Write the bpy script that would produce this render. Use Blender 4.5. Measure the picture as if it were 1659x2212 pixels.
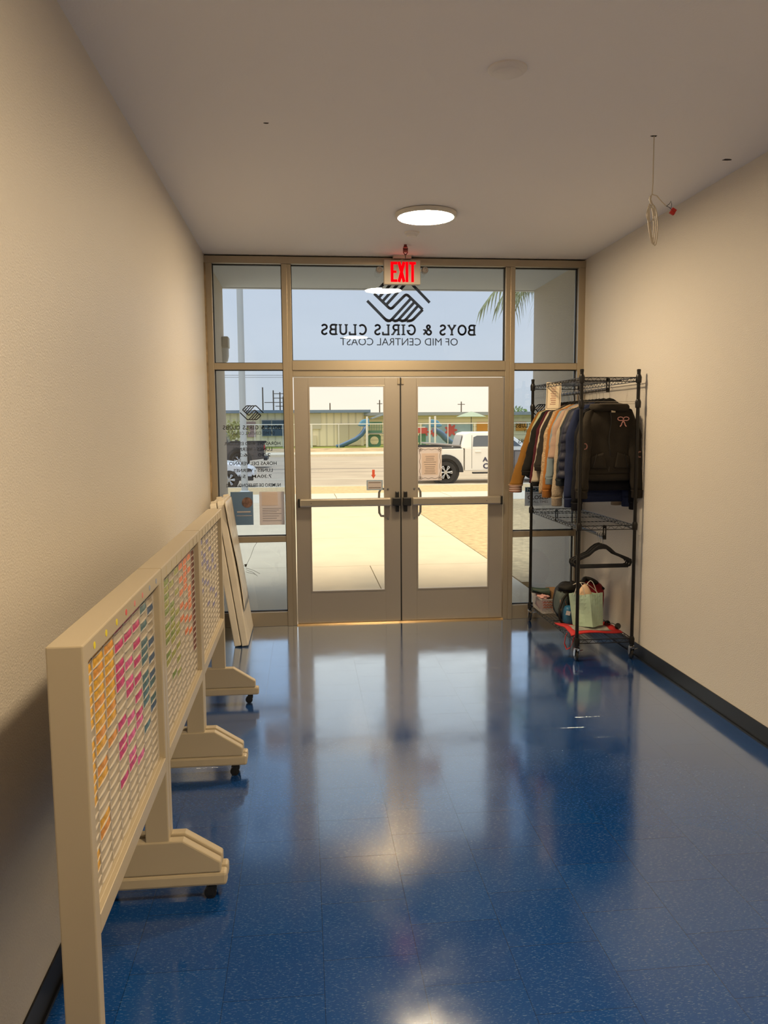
import bpy, math, random
from mathutils import Vector, Matrix
random.seed(7)
C = bpy.context.scene.collection
for o in list(bpy.data.objects): bpy.data.objects.remove(o)
pi = math.pi
# ------------------------------------------------------------------ camera
F, YAW, PIT, ROL = 1711.33, 0.0997, 0.1073, -0.0069
def cam_axes():
    cy, sy, cp, sp = math.cos(YAW), math.sin(YAW), math.cos(PIT), math.sin(PIT)
    f = Vector((sy*cp, cy*cp, -sp)); r = Vector((cy, -sy, 0)); u = r.cross(f)
    c, s = math.cos(ROL), math.sin(ROL)
    return f, c*r+s*u, -s*r+c*u
f_, r_, u_ = cam_axes()
cd = bpy.data.cameras.new('camera'); cam = bpy.data.objects.new('camera', cd); C.objects.link(cam)
cam.matrix_world = Matrix(((r_.x, u_.x, -f_.x, -0.8269), (r_.y, u_.y, -f_.y, -6.815), (r_.z, u_.z, -f_.z, 1.7102), (0, 0, 0, 1)))
cd.sensor_fit = 'HORIZONTAL'; cd.sensor_width = 36; cd.lens = F/1659*36; cd.clip_start = .05; cd.clip_end = 500
bpy.context.scene.camera = cam
# ------------------------------------------------------------------ view, world, sun
sc = bpy.context.scene
sc.view_settings.view_transform = 'Standard'; sc.view_settings.look = 'None'
sc.view_settings.gamma = 1; sc.view_settings.use_curve_mapping = False
sc.view_settings.exposure = 0.0
LAMP = 200.0
wd = bpy.data.worlds.new('overcast'); sc.world = wd; wd.use_nodes = True
nt = wd.node_tree; nt.nodes.clear()
N = nt.nodes.new; L_ = nt.links.new
tc = N('ShaderNodeTexCoord'); sx = N('ShaderNodeSeparateXYZ'); rp = N('ShaderNodeValToRGB')
L_(tc.outputs['Generated'], sx.inputs[0]); L_(sx.outputs['Z'], rp.inputs[0])
rp.color_ramp.elements[0].position = 0.0; rp.color_ramp.elements[0].color = (.93, .86, .74, 1)
rp.color_ramp.elements[1].position = 0.55; rp.color_ramp.elements[1].color = (.74, .80, .88, 1)
e = rp.color_ramp.elements.new(.12); e.color = (.93, .88, .80, 1)
mp = N('ShaderNodeMapping'); mp.inputs['Scale'].default_value = (1, 1, 5); ns = N('ShaderNodeTexNoise'); ns.inputs['Scale'].default_value = 3; ns.inputs['Detail'].default_value = 5
L_(tc.outputs['Generated'], mp.inputs[0]); L_(mp.outputs[0], ns.inputs['Vector'])
mr = N('ShaderNodeMapRange'); mr.inputs['To Min'].default_value = .9; mr.inputs['To Max'].default_value = 1.08; L_(ns.outputs['Fac'], mr.inputs['Value'])
mx = N('ShaderNodeMix'); mx.data_type = 'RGBA'; mx.blend_type = 'MULTIPLY'; mx.inputs[0].default_value = 1
L_(rp.outputs[0], mx.inputs[6]); L_(mr.outputs[0], mx.inputs[7])
bg = N('ShaderNodeBackground'); bg.inputs['Strength'].default_value = 1.22; wo = N('ShaderNodeOutputWorld')
L_(mx.outputs[2], bg.inputs[0]); L_(bg.outputs[0], wo.inputs[0])
sd = bpy.data.lights.new('hazy_sun', 'SUN'); sd.energy = 3.2; sd.angle = math.radians(30); sd.color = (1, .90, .70)
so = bpy.data.objects.new('hazy_sun', sd); C.objects.link(so); so.rotation_euler = (math.radians(14), math.radians(-8), 0)

# ------------------------------------------------------------------ helpers
def lin(c): return tuple(((v/255)/12.92 if v/255 <= .04045 else ((v/255+.055)/1.055)**2.4) for v in c)
_m = {}
def mat(name, col, rough=.5, metal=0, bump=0, bscale=60, var=0, vscale=8, emis=0, coat=0, spec=.5, trans=0, sheen=0):
    if name in _m: return _m[name]
    m = bpy.data.materials.new(name); m.use_nodes = True; n = m.node_tree; b = n.nodes['Principled BSDF']
    b.inputs['Base Color'].default_value = (*col, 1); b.inputs['Roughness'].default_value = rough
    b.inputs['Metallic'].default_value = metal; b.inputs['Specular IOR Level'].default_value = spec
    if coat: b.inputs['Coat Weight'].default_value = coat; b.inputs['Coat Roughness'].default_value = .08
    if sheen: b.inputs['Sheen Weight'].default_value = sheen
    if trans: b.inputs['Transmission Weight'].default_value = trans
    if emis: b.inputs['Emission Color'].default_value = (*col, 1); b.inputs['Emission Strength'].default_value = emis
    t = n.nodes.new('ShaderNodeTexCoord')
    if var:
        z = n.nodes.new('ShaderNodeTexNoise'); z.inputs['Scale'].default_value = vscale; z.inputs['Detail'].default_value = 6
        n.links.new(t.outputs['Object'], z.inputs['Vector'])
        r = n.nodes.new('ShaderNodeValToRGB'); r.color_ramp.elements[0].position = .3; r.color_ramp.elements[1].position = .7
        r.color_ramp.elements[0].color = (*[max(0, c*(1-var)) for c in col], 1); r.color_ramp.elements[1].color = (*[min(1, c*(1+var)) for c in col], 1)
        n.links.new(z.outputs['Fac'], r.inputs[0]); n.links.new(r.outputs[0], b.inputs['Base Color'])
    if bump:
        z = n.nodes.new('ShaderNodeTexNoise'); z.inputs['Scale'].default_value = bscale; z.inputs['Detail'].default_value = 3
        n.links.new(t.outputs['Object'], z.inputs['Vector'])
        bp = n.nodes.new('ShaderNodeBump'); bp.inputs['Strength'].default_value = bump; bp.inputs['Distance'].default_value = .01
        n.links.new(z.outputs['Fac'], bp.inputs['Height']); n.links.new(bp.outputs[0], b.inputs['Normal'])
    _m[name] = m; return m
def glass_mat(name, tint, refl):
    m = bpy.data.materials.new(name); m.use_nodes = True; n = m.node_tree; n.nodes.clear()
    o = n.nodes.new('ShaderNodeOutputMaterial'); x = n.nodes.new('ShaderNodeMixShader'); tr = n.nodes.new('ShaderNodeBsdfTransparent')
    g = n.nodes.new('ShaderNodeBsdfGlossy'); fr = n.nodes.new('ShaderNodeFresnel')
    tr.inputs[0].default_value = (*tint, 1); g.inputs['Roughness'].default_value = 0.0; fr.inputs[0].default_value = refl
    n.links.new(fr.outputs[0], x.inputs[0]); n.links.new(tr.outputs[0], x.inputs[1]); n.links.new(g.outputs[0], x.inputs[2]); n.links.new(x.outputs[0], o.inputs[0])
    return m
def wl(o):
    v = Vector((0, 0, 0))
    while o: v += o.location; o = o.parent
    return v
def tag(o, label=None, cat=None, group=None, kind=None):
    if label: o['label'] = label
    if cat: o['category'] = cat
    if group: o['group'] = group
    if kind: o['kind'] = kind
    return o
def empty(name, loc, label=None, cat=None, group=None, kind=None):
    o = bpy.data.objects.new(name, None); C.objects.link(o); o.location = loc; o.empty_display_size = .1
    return tag(o, label, cat, group, kind)
class MB:
    def __init__(s): s.v = []; s.f = []
    def add(s, vs, fs):
        k = len(s.v); s.v += [tuple(v) for v in vs]; s.f += [tuple(i+k for i in f) for f in fs]; return s
    def box(s, x0, x1, y0, y1, z0, z1):
        return s.add([(x, y, z) for x in (x0, x1) for y in (y0, y1) for z in (z0, z1)],
                     [(0, 1, 3, 2), (4, 6, 7, 5), (0, 4, 5, 1), (2, 3, 7, 6), (0, 2, 6, 4), (1, 5, 7, 3)])
    def obox(s, c, ax, ay, az):   # oriented box: centre, half vectors
        c, ax, ay, az = map(Vector, (c, ax, ay, az))
        return s.add([c+i*ax+j*ay+k*az for i in (-1, 1) for j in (-1, 1) for k in (-1, 1)],
                     [(0, 1, 3, 2), (4, 6, 7, 5), (0, 4, 5, 1), (2, 3, 7, 6), (0, 2, 6, 4), (1, 5, 7, 3)])
    def prism(s, pts, axis, a, b):   # polygon extruded along axis ('x': pts=(y,z), 'y': pts=(x,z), 'z': pts=(x,y))
        n = len(pts)
        def P(p, t): return {'x': (t, p[0], p[1]), 'y': (p[0], t, p[1]), 'z': (p[0], p[1], t)}[axis]
        vs = [P(p, a) for p in pts]+[P(p, b) for p in pts]
        return s.add(vs, [tuple(range(n))[::-1], tuple(range(n, 2*n))]+[(i, (i+1) % n, n+(i+1) % n, n+i) for i in range(n)])
    def tube(s, pts, r, seg=8, closed=False, cap=True):
        pts = [Vector(p) for p in pts]; n = len(pts); vs = []; up = None
        rr = r if isinstance(r, (list, tuple)) else [r]*n
        for i, p in enumerate(pts):
            if closed: d = pts[(i+1) % n]-pts[i-1]
            else: d = pts[min(i+1, n-1)]-pts[max(i-1, 0)]
            d = d.normalized() if d.length > 1e-9 else Vector((0, 0, 1))
            if up is None: up = Vector((0, 0, 1)) if abs(d.z) < .9 else Vector((1, 0, 0))
            a = d.cross(up)
            if a.length < 1e-5: a = d.cross(Vector((0, 1, 0)))
            a.normalize(); b = a.cross(d).normalized(); up = b
            for k in range(seg):
                t = 2*pi*k/seg; vs.append(p+(a*math.cos(t)+b*math.sin(t))*rr[i])
        fs = []
        for i in range(n if closed else n-1):
            j = (i+1) % n
            for k in range(seg): fs.append((i*seg+k, i*seg+(k+1) % seg, j*seg+(k+1) % seg, j*seg+k))
        if cap and not closed: fs += [tuple(range(seg))[::-1], tuple(range((n-1)*seg, n*seg))]
        return s.add(vs, fs)
    def rings(s, rings, cap=True, capend=True):  # list of equal length rings
        m = len(rings[0]); vs = [p for r in rings for p in r]; fs = []
        for i in range(len(rings)-1):
            for k in range(m): fs.append((i*m+k, i*m+(k+1) % m, (i+1)*m+(k+1) % m, (i+1)*m+k))
        if cap: fs.append(tuple(range(m))[::-1])
        if capend: fs.append(tuple(range((len(rings)-1)*m, len(rings)*m)))
        return s.add(vs, fs)
    def lathe(s, prof, c, axis='z', seg=32, cap=True):  # prof: (r,h)
        R = []
        for r, h in prof:
            ring = []
            for k in range(seg):
                a = 2*pi*k/seg; u, v = r*math.cos(a), r*math.sin(a)
                ring.append({'z': (c[0]+u, c[1]+v, c[2]+h), 'y': (c[0]+u, c[1]+h, c[2]+v), 'x': (c[0]+h, c[1]+u, c[2]+v)}[axis])
            R.append(ring)
        return s.rings(R, cap, cap)
    def build(s, name, m, parent=None, bevel=0, smooth=False, seg=2, loc=None, solid=0):
        me = bpy.data.meshes.new(name); o = bpy.data.objects.new(name, me); C.objects.link(o)
        if parent is not None: off = wl(parent); o.parent = parent
        elif loc is not None: off = Vector(loc); o.location = off
        else:
            xs = [v[0] for v in s.v]; ys = [v[1] for v in s.v]; zs = [v[2] for v in s.v]
            off = Vector(((min(xs)+max(xs))/2, (min(ys)+max(ys))/2, min(zs))); o.location = off
        me.from_pydata([(v[0]-off.x, v[1]-off.y, v[2]-off.z) for v in s.v], [], s.f); me.update()
        import bmesh
        bm = bmesh.new(); bm.from_mesh(me); bmesh.ops.recalc_face_normals(bm, faces=bm.faces); bm.to_mesh(me); bm.free()
        me.materials.append(m)
        if smooth: me.polygons.foreach_set('use_smooth', [True]*len(me.polygons))
        if smooth: me.set_sharp_from_angle(angle=math.radians(40))
        if solid: md = o.modifiers.new('solid', 'SOLIDIFY'); md.thickness = solid; md.offset = 0
        if bevel: md = o.modifiers.new('bevel', 'BEVEL'); md.width = bevel; md.segments = seg; md.limit_method = 'ANGLE'; md.angle_limit = math.radians(35); md.harden_normals = False
        return o
def children(o): return [c for c in bpy.data.objects if c.parent == o]
def copy_tree(o, loc=None, parent=None):
    c = o.copy(); C.objects.link(c)
    if parent: c.parent = parent
    if loc is not None: c.location = loc
    for ch in children(o): copy_tree(ch, None, c)
    return c
def text(name, s, m, parent, cx, z0, width, h, y, face=-1, off=0, loc=None, spacing=1.0):
    """flat lettering in a plane y=const; face=-1 reads from the hall, +1 reads from the street"""
    cu = bpy.data.curves.new('t', 'FONT'); cu.body = s; cu.size = 1; cu.offset = off; cu.extrude = 0; cu.space_character = spacing
    cu.resolution_u = 3
    t = bpy.data.objects.new('t', cu); C.objects.link(t)
    bpy.context.view_layer.update()
    me = bpy.data.meshes.new_from_object(t.evaluated_get(bpy.context.evaluated_depsgraph_get()))
    vs = [v.co.copy() for v in me.vertices]; fs = [tuple(p.vertices) for p in me.polygons]
    bpy.data.objects.remove(t); bpy.data.meshes.remove(me)
    x0 = min(v.x for v in vs); x1 = max(v.x for v in vs); a = min(v.y for v in vs); b = max(v.y for v in vs)
    sg = 1 if face < 0 else -1
    mb = MB(); mb.add([(cx+sg*((v.x-(x0+x1)/2)/(x1-x0)*width), y, z0+(v.y-a)/(b-a)*h) for v in vs], fs)
    if name is None: return mb
    return mb.build(name, m, parent, loc=loc)
def stroke(mb, pts, w, y, rnd=True):
    """thick polyline in plane y; pts (x,z)"""
    for i in range(len(pts)-1):
        a, b = Vector(pts[i]), Vector(pts[i+1]); d = b-a
        if d.length < 1e-7: continue
        n = Vector((-d.y, d.x)).normalized()*w/2
        q = [a+n, a-n, b-n, b+n]; mb.add([(p.x, y, p.y) for p in q], [(0, 1, 2, 3)])
    if rnd:
        for i in range(1, len(pts)-1):
            p = pts[i]; k = len(mb.v); mb.add([(p[0]+w/2*math.cos(2*pi*j/8), y, p[1]+w/2*math.sin(2*pi*j/8)) for j in range(8)], [tuple(range(8))])
def arc(cx, cy, rx, ry, a0, a1, n=10):
    return [(cx+rx*math.cos(math.radians(a0+(a1-a0)*i/n)), cy+ry*math.sin(math.radians(a0+(a1-a0)*i/n))) for i in range(n+1)]
# slab-serif capitals: (width, [polylines], [serif bars])
GL = {
 'B': (.78, [[(.16, 0), (.16, 1)], [(.16, .95), (.45, .95)]+arc(.45, .73, .2, .22, 90, -90)+[(.16, .51)], [(.45, .51)]+arc(.47, .28, .23, .23, 90, -90)+[(.16, .05)]], [(0, .3, .95), (0, .3, .05)]),
 'O': (.92, [arc(.46, .5, .36, .44, 0, 360, 24)], []),
 'Y': (.86, [[(.12, .95), (.43, .48), (.74, .95)], [(.43, .5), (.43, 0)]], [(0, .28, .95), (.6, .86, .95), (.27, .59, .05)]),
 'S': (.70, [arc(.35, .74, .23, .21, 20, 200, 12)+[(.2, .58), (.48, .44)]+arc(.35, .26, .23, .21, 30, -160, 12)], []),
 '&': (.92, [[(.85, .05), (.25, .72)]+arc(.38, .78, .15, .16, 200, -20, 10)+[(.45, .6), (.22, .42)]+arc(.34, .26, .22, .21, 120, 340, 10)+[(.72, .5)]], [(.62, .9, .5)]),
 'G': (.90, [arc(.46, .5, .36, .44, 45, 330, 20)+[(.76, .42)]], [(.55, .9, .42)]),
 'I': (.42, [[(.21, 0), (.21, 1)]], [(.02, .40, .95), (.02, .40, .05)]),
 'R': (.86, [[(.16, 0), (.16, 1)], [(.16, .95), (.45, .95)]+arc(.45, .72, .2, .23, 90, -90)+[(.16, .49)], [(.42, .49), (.7, .05)]], [(0, .32, .95), (0, .32, .05), (.62, .86, .05)]),
 'L': (.74, [[(.16, 0), (.16, 1)], [(.05, .05), (.68, .05), (.68, .3)]], [(0, .34, .95)]),
 'C': (.86, [arc(.46, .5, .36, .44, 45, 315, 20)], []),
 'U': (.88, [[(.16, .95), (.16, .33)]+arc(.44, .33, .28, .27, 180, 360, 12)+[(.72, .95)]], [(0, .32, .95), (.56, .88, .95)]),
 ' ': (.45, [], [])}
def slab(s, m, parent, cx, z0, width, h, y, face=1, loc=None, name='lettering'):
    tot = sum(GL[c][0]+.10 for c in s)-.10; k = width/tot; mb = MB(); u = 0; sg = 1 if face < 0 else -1
    X = lambda a: cx+sg*((a*k)-width/2)
    for c in s:
        w, pl, sf = GL[c]
        for p in pl: stroke(mb, [(X(u+a), z0+b*h) for a, b in p], .185*h, y)
        for a, b, z in sf: stroke(mb, [(X(u+a), z0+z*h), (X(u+b), z0+z*h)], .125*h, y, False)
        u += w+.10
    return mb.build(name, m, parent, loc=loc)
def emblem(cx, cz, width, y, m, parent, name='emblem'):
    """clasped-hands mark; reference frame: centre (562,820), full width 760 units"""
    k = width/760.; mb = MB(); w = 33*k
    T = lambda pts, s: [(cx+s*(x-562)*k, cz-s*(yy-820)*k) for x, yy in pts]
    def cr(pts, r=28, n=5):   # round the inner corners of a polyline
        out = [pts[0]]
        for i in range(1, len(pts)-1):
            p0, p, p1 = map(Vector, (pts[i-1], pts[i], pts[i+1])); a = p+(p0-p).normalized()*r; b = p+(p1-p).normalized()*r
            for j in range(n+1):
                t = j/n; q = a*(1-t)**2+p*2*t*(1-t)+b*t*t; out.append((q.x, q.y))
        return out+[pts[-1]]
    for s in (1, -1):
        stroke(mb, T(cr([(190, 812), (420, 1042), (465, 1042)], 40), s), w, y)
        for a, b in ((702, 790), (745, 830), (790, 870)):
            xb = a-(1042-b)+15
            stroke(mb, T([(a, b), (xb+20, 1022), (xb, 1038), (xb-30, 1044), (xb-62, 1030)], s), w, y)
        stroke(mb, T(cr([(850, 910), (722, 1040), (655, 1044)], 34), s), w, y)
        stroke(mb, T([(655, 1044), (638, 1032)], s), w, y)
        stroke(mb, T(cr([(562, 820), (655, 728), (850, 910)], 36), s), w, y)
        stroke(mb, T([(850, 910), (835, 925)], s), w, y)
    return mb.build(name, m, parent)
def grid_fn(mb, fn, nu, nv):
    vs = [fn(i/nu, j/nv) for i in range(nu+1) for j in range(nv+1)]
    fs = [(i*(nv+1)+j, (i+1)*(nv+1)+j, (i+1)*(nv+1)+j+1, i*(nv+1)+j+1) for i in range(nu) for j in range(nv)]
    return mb.add(vs, fs)

# ------------------------------------------------------------------ materials
M = {}
M['wall'] = mat('wall_paint', (.70, .65, .58), .45, bump=.35, bscale=150)
M['ceiling'] = mat('ceiling_paint', (.92, .89, .87), .8, bump=.08, bscale=90)
M['alu'] = mat('champagne_aluminium', (.46, .39, .29), .38, .75, bump=.02)
M['alu_door'] = mat('door_aluminium', (.46, .41, .35), .38, .65)
M['dark_alu'] = mat('dark_gasket', (.01, .01, .01), .6)
M['bar'] = mat('push_bar_aluminium', (.60, .54, .44), .3, .8)
M['black'] = mat('black_plastic', (.012, .012, .013), .35)
M['steel'] = mat('brushed_steel', (.6, .6, .6), .25, 1)
M['rack'] = mat('black_powder_coat', (.013, .012, .012), .32, .4)
M['beige'] = mat('beige_plastic_frame', (.52, .44, .31), .42, coat=.1)
M['grid'] = mat('white_plastic_slots', (.62, .57, .50), .35)
M['table'] = mat('blow_moulded_plastic', (.74, .67, .55), .5, var=.10, vscale=5)
M['base'] = mat('black_vinyl_baseboard', (.008, .009, .012), .4)
M['stucco'] = mat('stucco', (.62, .53, .41), .9, bump=.6, bscale=120)
M['soffit'] = mat('porch_soffit', (.62, .62, .62), .9, bump=.15)
M['white'] = mat('white_plastic', (.72, .68, .60), .4)
M['dim'] = mat('cover_plate_white', (.84, .80, .76), .5)
M['red'] = mat('red_letters', (1, .0, .004), 1, emis=1.0, spec=0)
M['glass'] = glass_mat('clear_door_glass', (.99, .985, .96), 1.35)
M['tint'] = glass_mat('blue_grey_tinted_glass', (.74, .82, .93), 1.68)
M['decal'] = mat('dark_vinyl_lettering', (.06, .06, .065), .6)

def floor_mat():
    m = bpy.data.materials.new('blue_vinyl_tile'); m.use_nodes = True; n = m.node_tree; b = n.nodes['Principled BSDF']; nn = n.nodes.new; ln = n.links.new
    t = nn('ShaderNodeTexCoord'); mp = nn('ShaderNodeMapping'); mp.inputs['Rotation'].default_value = (0, 0, pi/2)
    mp.inputs['Location'].default_value = (.0, .793, 0)
    ln(t.outputs['Object'], mp.inputs[0])
    br = nn('ShaderNodeTexBrick'); br.offset = .5; br.inputs['Scale'].default_value = 1
    br.inputs['Brick Width'].default_value = .305; br.inputs['Row Height'].default_value = .305; br.inputs['Mortar Size'].default_value = .0009
    br.inputs['Color1'].default_value = (.003, .055, .25, 1); br.inputs['Color2'].default_value = (.004, .066, .28, 1); br.inputs['Mortar'].default_value = (.001, .02, .08, 1)
    ln(mp.outputs[0], br.inputs['Vector'])
    # flecks: stretched noise
    def fleck(rot, sc_):
        a = nn('ShaderNodeMapping'); a.inputs['Rotation'].default_value = (0, 0, rot); a.inputs['Scale'].default_value = (sc_, sc_*4, 1)
        ln(t.outputs['Object'], a.inputs[0]); z = nn('ShaderNodeTexNoise'); z.inputs['Scale'].default_value = 12; z.inputs['Detail'].default_value = 2
        ln(a.outputs[0], z.inputs['Vector']); r = nn('ShaderNodeValToRGB'); r.color_ramp.elements[0].position = .62; r.color_ramp.elements[1].position = .68
        ln(z.outputs['Fac'], r.inputs[0]); return r
    f1, f2 = fleck(.5, 5), fleck(2.0, 6.5)
    ad = nn('ShaderNodeMath'); ad.operation = 'MAXIMUM'; ln(f1.outputs[0], ad.inputs[0]); ln(f2.outputs[0], ad.inputs[1])
    ml = nn('ShaderNodeMath'); ml.operation = 'MULTIPLY'; ml.inputs[1].default_value = .32; ln(ad.outputs[0], ml.inputs[0])
    mx = nn('ShaderNodeMix'); mx.data_type = 'RGBA'; mx.inputs[7].default_value = (.25, .42, .62, 1)
    ln(ml.outputs[0], mx.inputs[0]); ln(br.outputs['Color'], mx.inputs[6]); ln(mx.outputs[2], b.inputs['Base Color'])
    # scuffs modulate gloss
    z = nn('ShaderNodeTexNoise'); z.inputs['Scale'].default_value = 6; z.inputs['Detail'].default_value = 8; ln(t.outputs['Object'], z.inputs['Vector'])
    mr = nn('ShaderNodeMapRange'); mr.inputs['From Min'].default_value = .3; mr.inputs['From Max'].default_value = .7
    mr.inputs['To Min'].default_value = .10; mr.inputs['To Max'].default_value = .16; ln(z.outputs['Fac'], mr.inputs['Value']); ln(mr.outputs[0], b.inputs['Roughness'])
    w = nn('ShaderNodeTexNoise'); w.inputs['Scale'].default_value = 2.2; w.inputs['Detail'].default_value = 2; ln(t.outputs['Object'], w.inputs['Vector'])
    bp = nn('ShaderNodeBump'); bp.inputs['Strength'].default_value = .05; bp.inputs['Distance'].default_value = .01; ln(w.outputs['Fac'], bp.inputs['Height'])
    b2 = nn('ShaderNodeBump'); b2.inputs['Strength'].default_value = .4; b2.inputs['Distance'].default_value = .002; b2.invert = True
    ln(br.outputs['Fac'], b2.inputs['Height']); ln(bp.outputs[0], b2.inputs['Normal']); ln(b2.outputs[0], b.inputs['Normal'])
    # waxed finish: glossy layer that strengthens toward grazing angles
    lw = nn('ShaderNodeLayerWeight'); lw.inputs['Blend'].default_value = .5
    pw = nn('ShaderNodeMath'); pw.operation = 'POWER'; pw.inputs[1].default_value = 4.0; ln(lw.outputs['Facing'], pw.inputs[0])
    mu = nn('ShaderNodeMath'); mu.operation = 'MULTIPLY'; mu.inputs[1].default_value = 2.5; mu.use_clamp = True; ln(pw.outputs[0], mu.inputs[0])
    gl = nn('ShaderNodeBsdfGlossy'); gl.inputs['Color'].default_value = (.86, .94, 1, 1); ln(mr.outputs[0], gl.inputs['Roughness']); ln(b2.outputs[0], gl.inputs['Normal'])
    xs_ = nn('ShaderNodeMixShader'); ln(mu.outputs[0], xs_.inputs[0]); ln(b.outputs[0], xs_.inputs[1]); ln(gl.outputs[0], xs_.inputs[2])
    ln(xs_.outputs[0], n.nodes['Material Output'].inputs['Surface'])
    b.inputs['Specular IOR Level'].default_value = .05
    return m
M['floor'] = floor_mat()

# ------------------------------------------------------------------ room shell
XL, XR, ZC, YB = -1.615, 1.60, 3.12, -16.0
def struct(name, mb, m, **k): return tag(mb.build(name, m, **k), kind='structure')
struct('floor', MB().box(XL-.2, XR+.2, YB-.2, .06, -.12, 0), M['floor'], loc=(0, 0, 0))
struct('ceiling', MB().box(XL-.2, XR+.2, YB-.2, .06, ZC, ZC+.35), M['ceiling'])
struct('wall_left', MB().box(XL-.2, XL, YB, .06, 0, ZC), M['wall'])
struct('wall_right', MB().box(XR, XR+.2, YB, .06, 0, ZC), M['wall'])
struct('wall_back', MB().box(XL, XR, YB-.2, YB, 0, ZC), M['wall'])
struct('baseboard_left', MB().box(XL, XL+.006, YB, -.06, 0, .105).box(XL, XL+.014, YB, -.06, 0, .012), M['base'])
struct('baseboard_right', MB().box(XR-.006, XR, YB, -.06, 0, .105).box(XR-.014, XR, YB, -.06, 0, .012), M['base'])
# exterior wing walls, porch roof
struct('wall_porch_left', MB().box(-2.1, -1.62, .06, 1.5, -.05, ZC), M['stucco'])
struct('wall_porch_right', MB().box(1.605, 2.3, .06, 1.5, -.05, ZC), M['stucco'])
struct('ceiling_porch', MB().box(-2.1, 2.3, .06, 1.5, ZC, 3.55).box(-2.1, 2.3, 1.5, 1.56, ZC-.005, 3.6), M['soffit'])
# storefront framing
fr = MB()
fr.box(XL, -1.555, -.06, .05, 0, 3.05); fr.box(1.541, XR, -.06, .05, 0, 3.05)       # jambs
fr.box(-.99, -.945, -.06, .05, 0, 3.05).box(-.945, -.912, -.05, .05, 0, 3.05)         # mullions
fr.box(.945, .985, -.06, .05, 0, 3.05).box(.905, .945, -.05, .05, 0, 3.05)
fr.box(XL, XR, -.065, .05, 3.05, 3.108)
fr.box(-1.555, -.99, -.05, .05, 2.19, 2.245); fr.box(.985, 1.541, -.05, .05, 2.19, 2.245)
fr.box(-.912, .905, -.055, .05, 2.185, 2.265).box(-.912, .905, -.04, .05, 2.134, 2.185)
fr.box(-1.555, -.99, -.05, .05, .735, .785); fr.box(.985, 1.541, -.05, .05, .735, .785)
fr.box(-1.555, -.99, -.05, .05, 0, .125); fr.box(.985, 1.541, -.05, .05, 0, .125)
struct('trim_1', fr, M['alu'], bevel=.002)
struct('trim_2', MB().box(XL, XR, -.03, .05, 3.108, ZC), mat('ceiling_gap_sealant', (.02, .015, .01), .9))
struct('trim_3', MB().prism([(-.07, 0), (-.05, .012), (.05, .012), (.07, 0)], 'x', -.912, .905), mat('brass_threshold', (.62, .47, .28), .3, .9))
# mould stains up the left jamb: a thin dirty strip of old caulk
struct('trim_4', MB().box(XL, XL+.012, -.075, -.06, .3, 3.05), mat('stained_caulk', (.33, .24, .14), .8, var=.5, vscale=9))
# glazed lights
wins = [(-1.555, -.99, 2.245, 3.05), (-1.555, -.99, .785, 2.19), (-1.555, -.99, .125, .735), (-.912, .905, 2.265, 3.05),
        (.985, 1.541, 2.245, 3.05), (.985, 1.541, .785, 2.19), (.985, 1.541, .125, .735)]
for i, (a, b, c, d) in enumerate(wins):
    w = empty('window_%d' % (i+1), ((a+b)/2, 0, c), kind='structure')
    MB().box(a+.004, b-.004, 0, .006, c+.004, d-.004).build('pane', M['tint'], w)
    g = MB(); t = .006
    g.box(a, a+t, -.012, .018, c, d).box(b-t, b, -.012, .018, c, d).box(a+t, b-t, -.012, .018, c, c+t).box(a+t, b-t, -.012, .018, d-t, d)
    g.build('window_frame', M['dark_alu'], w)
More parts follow.
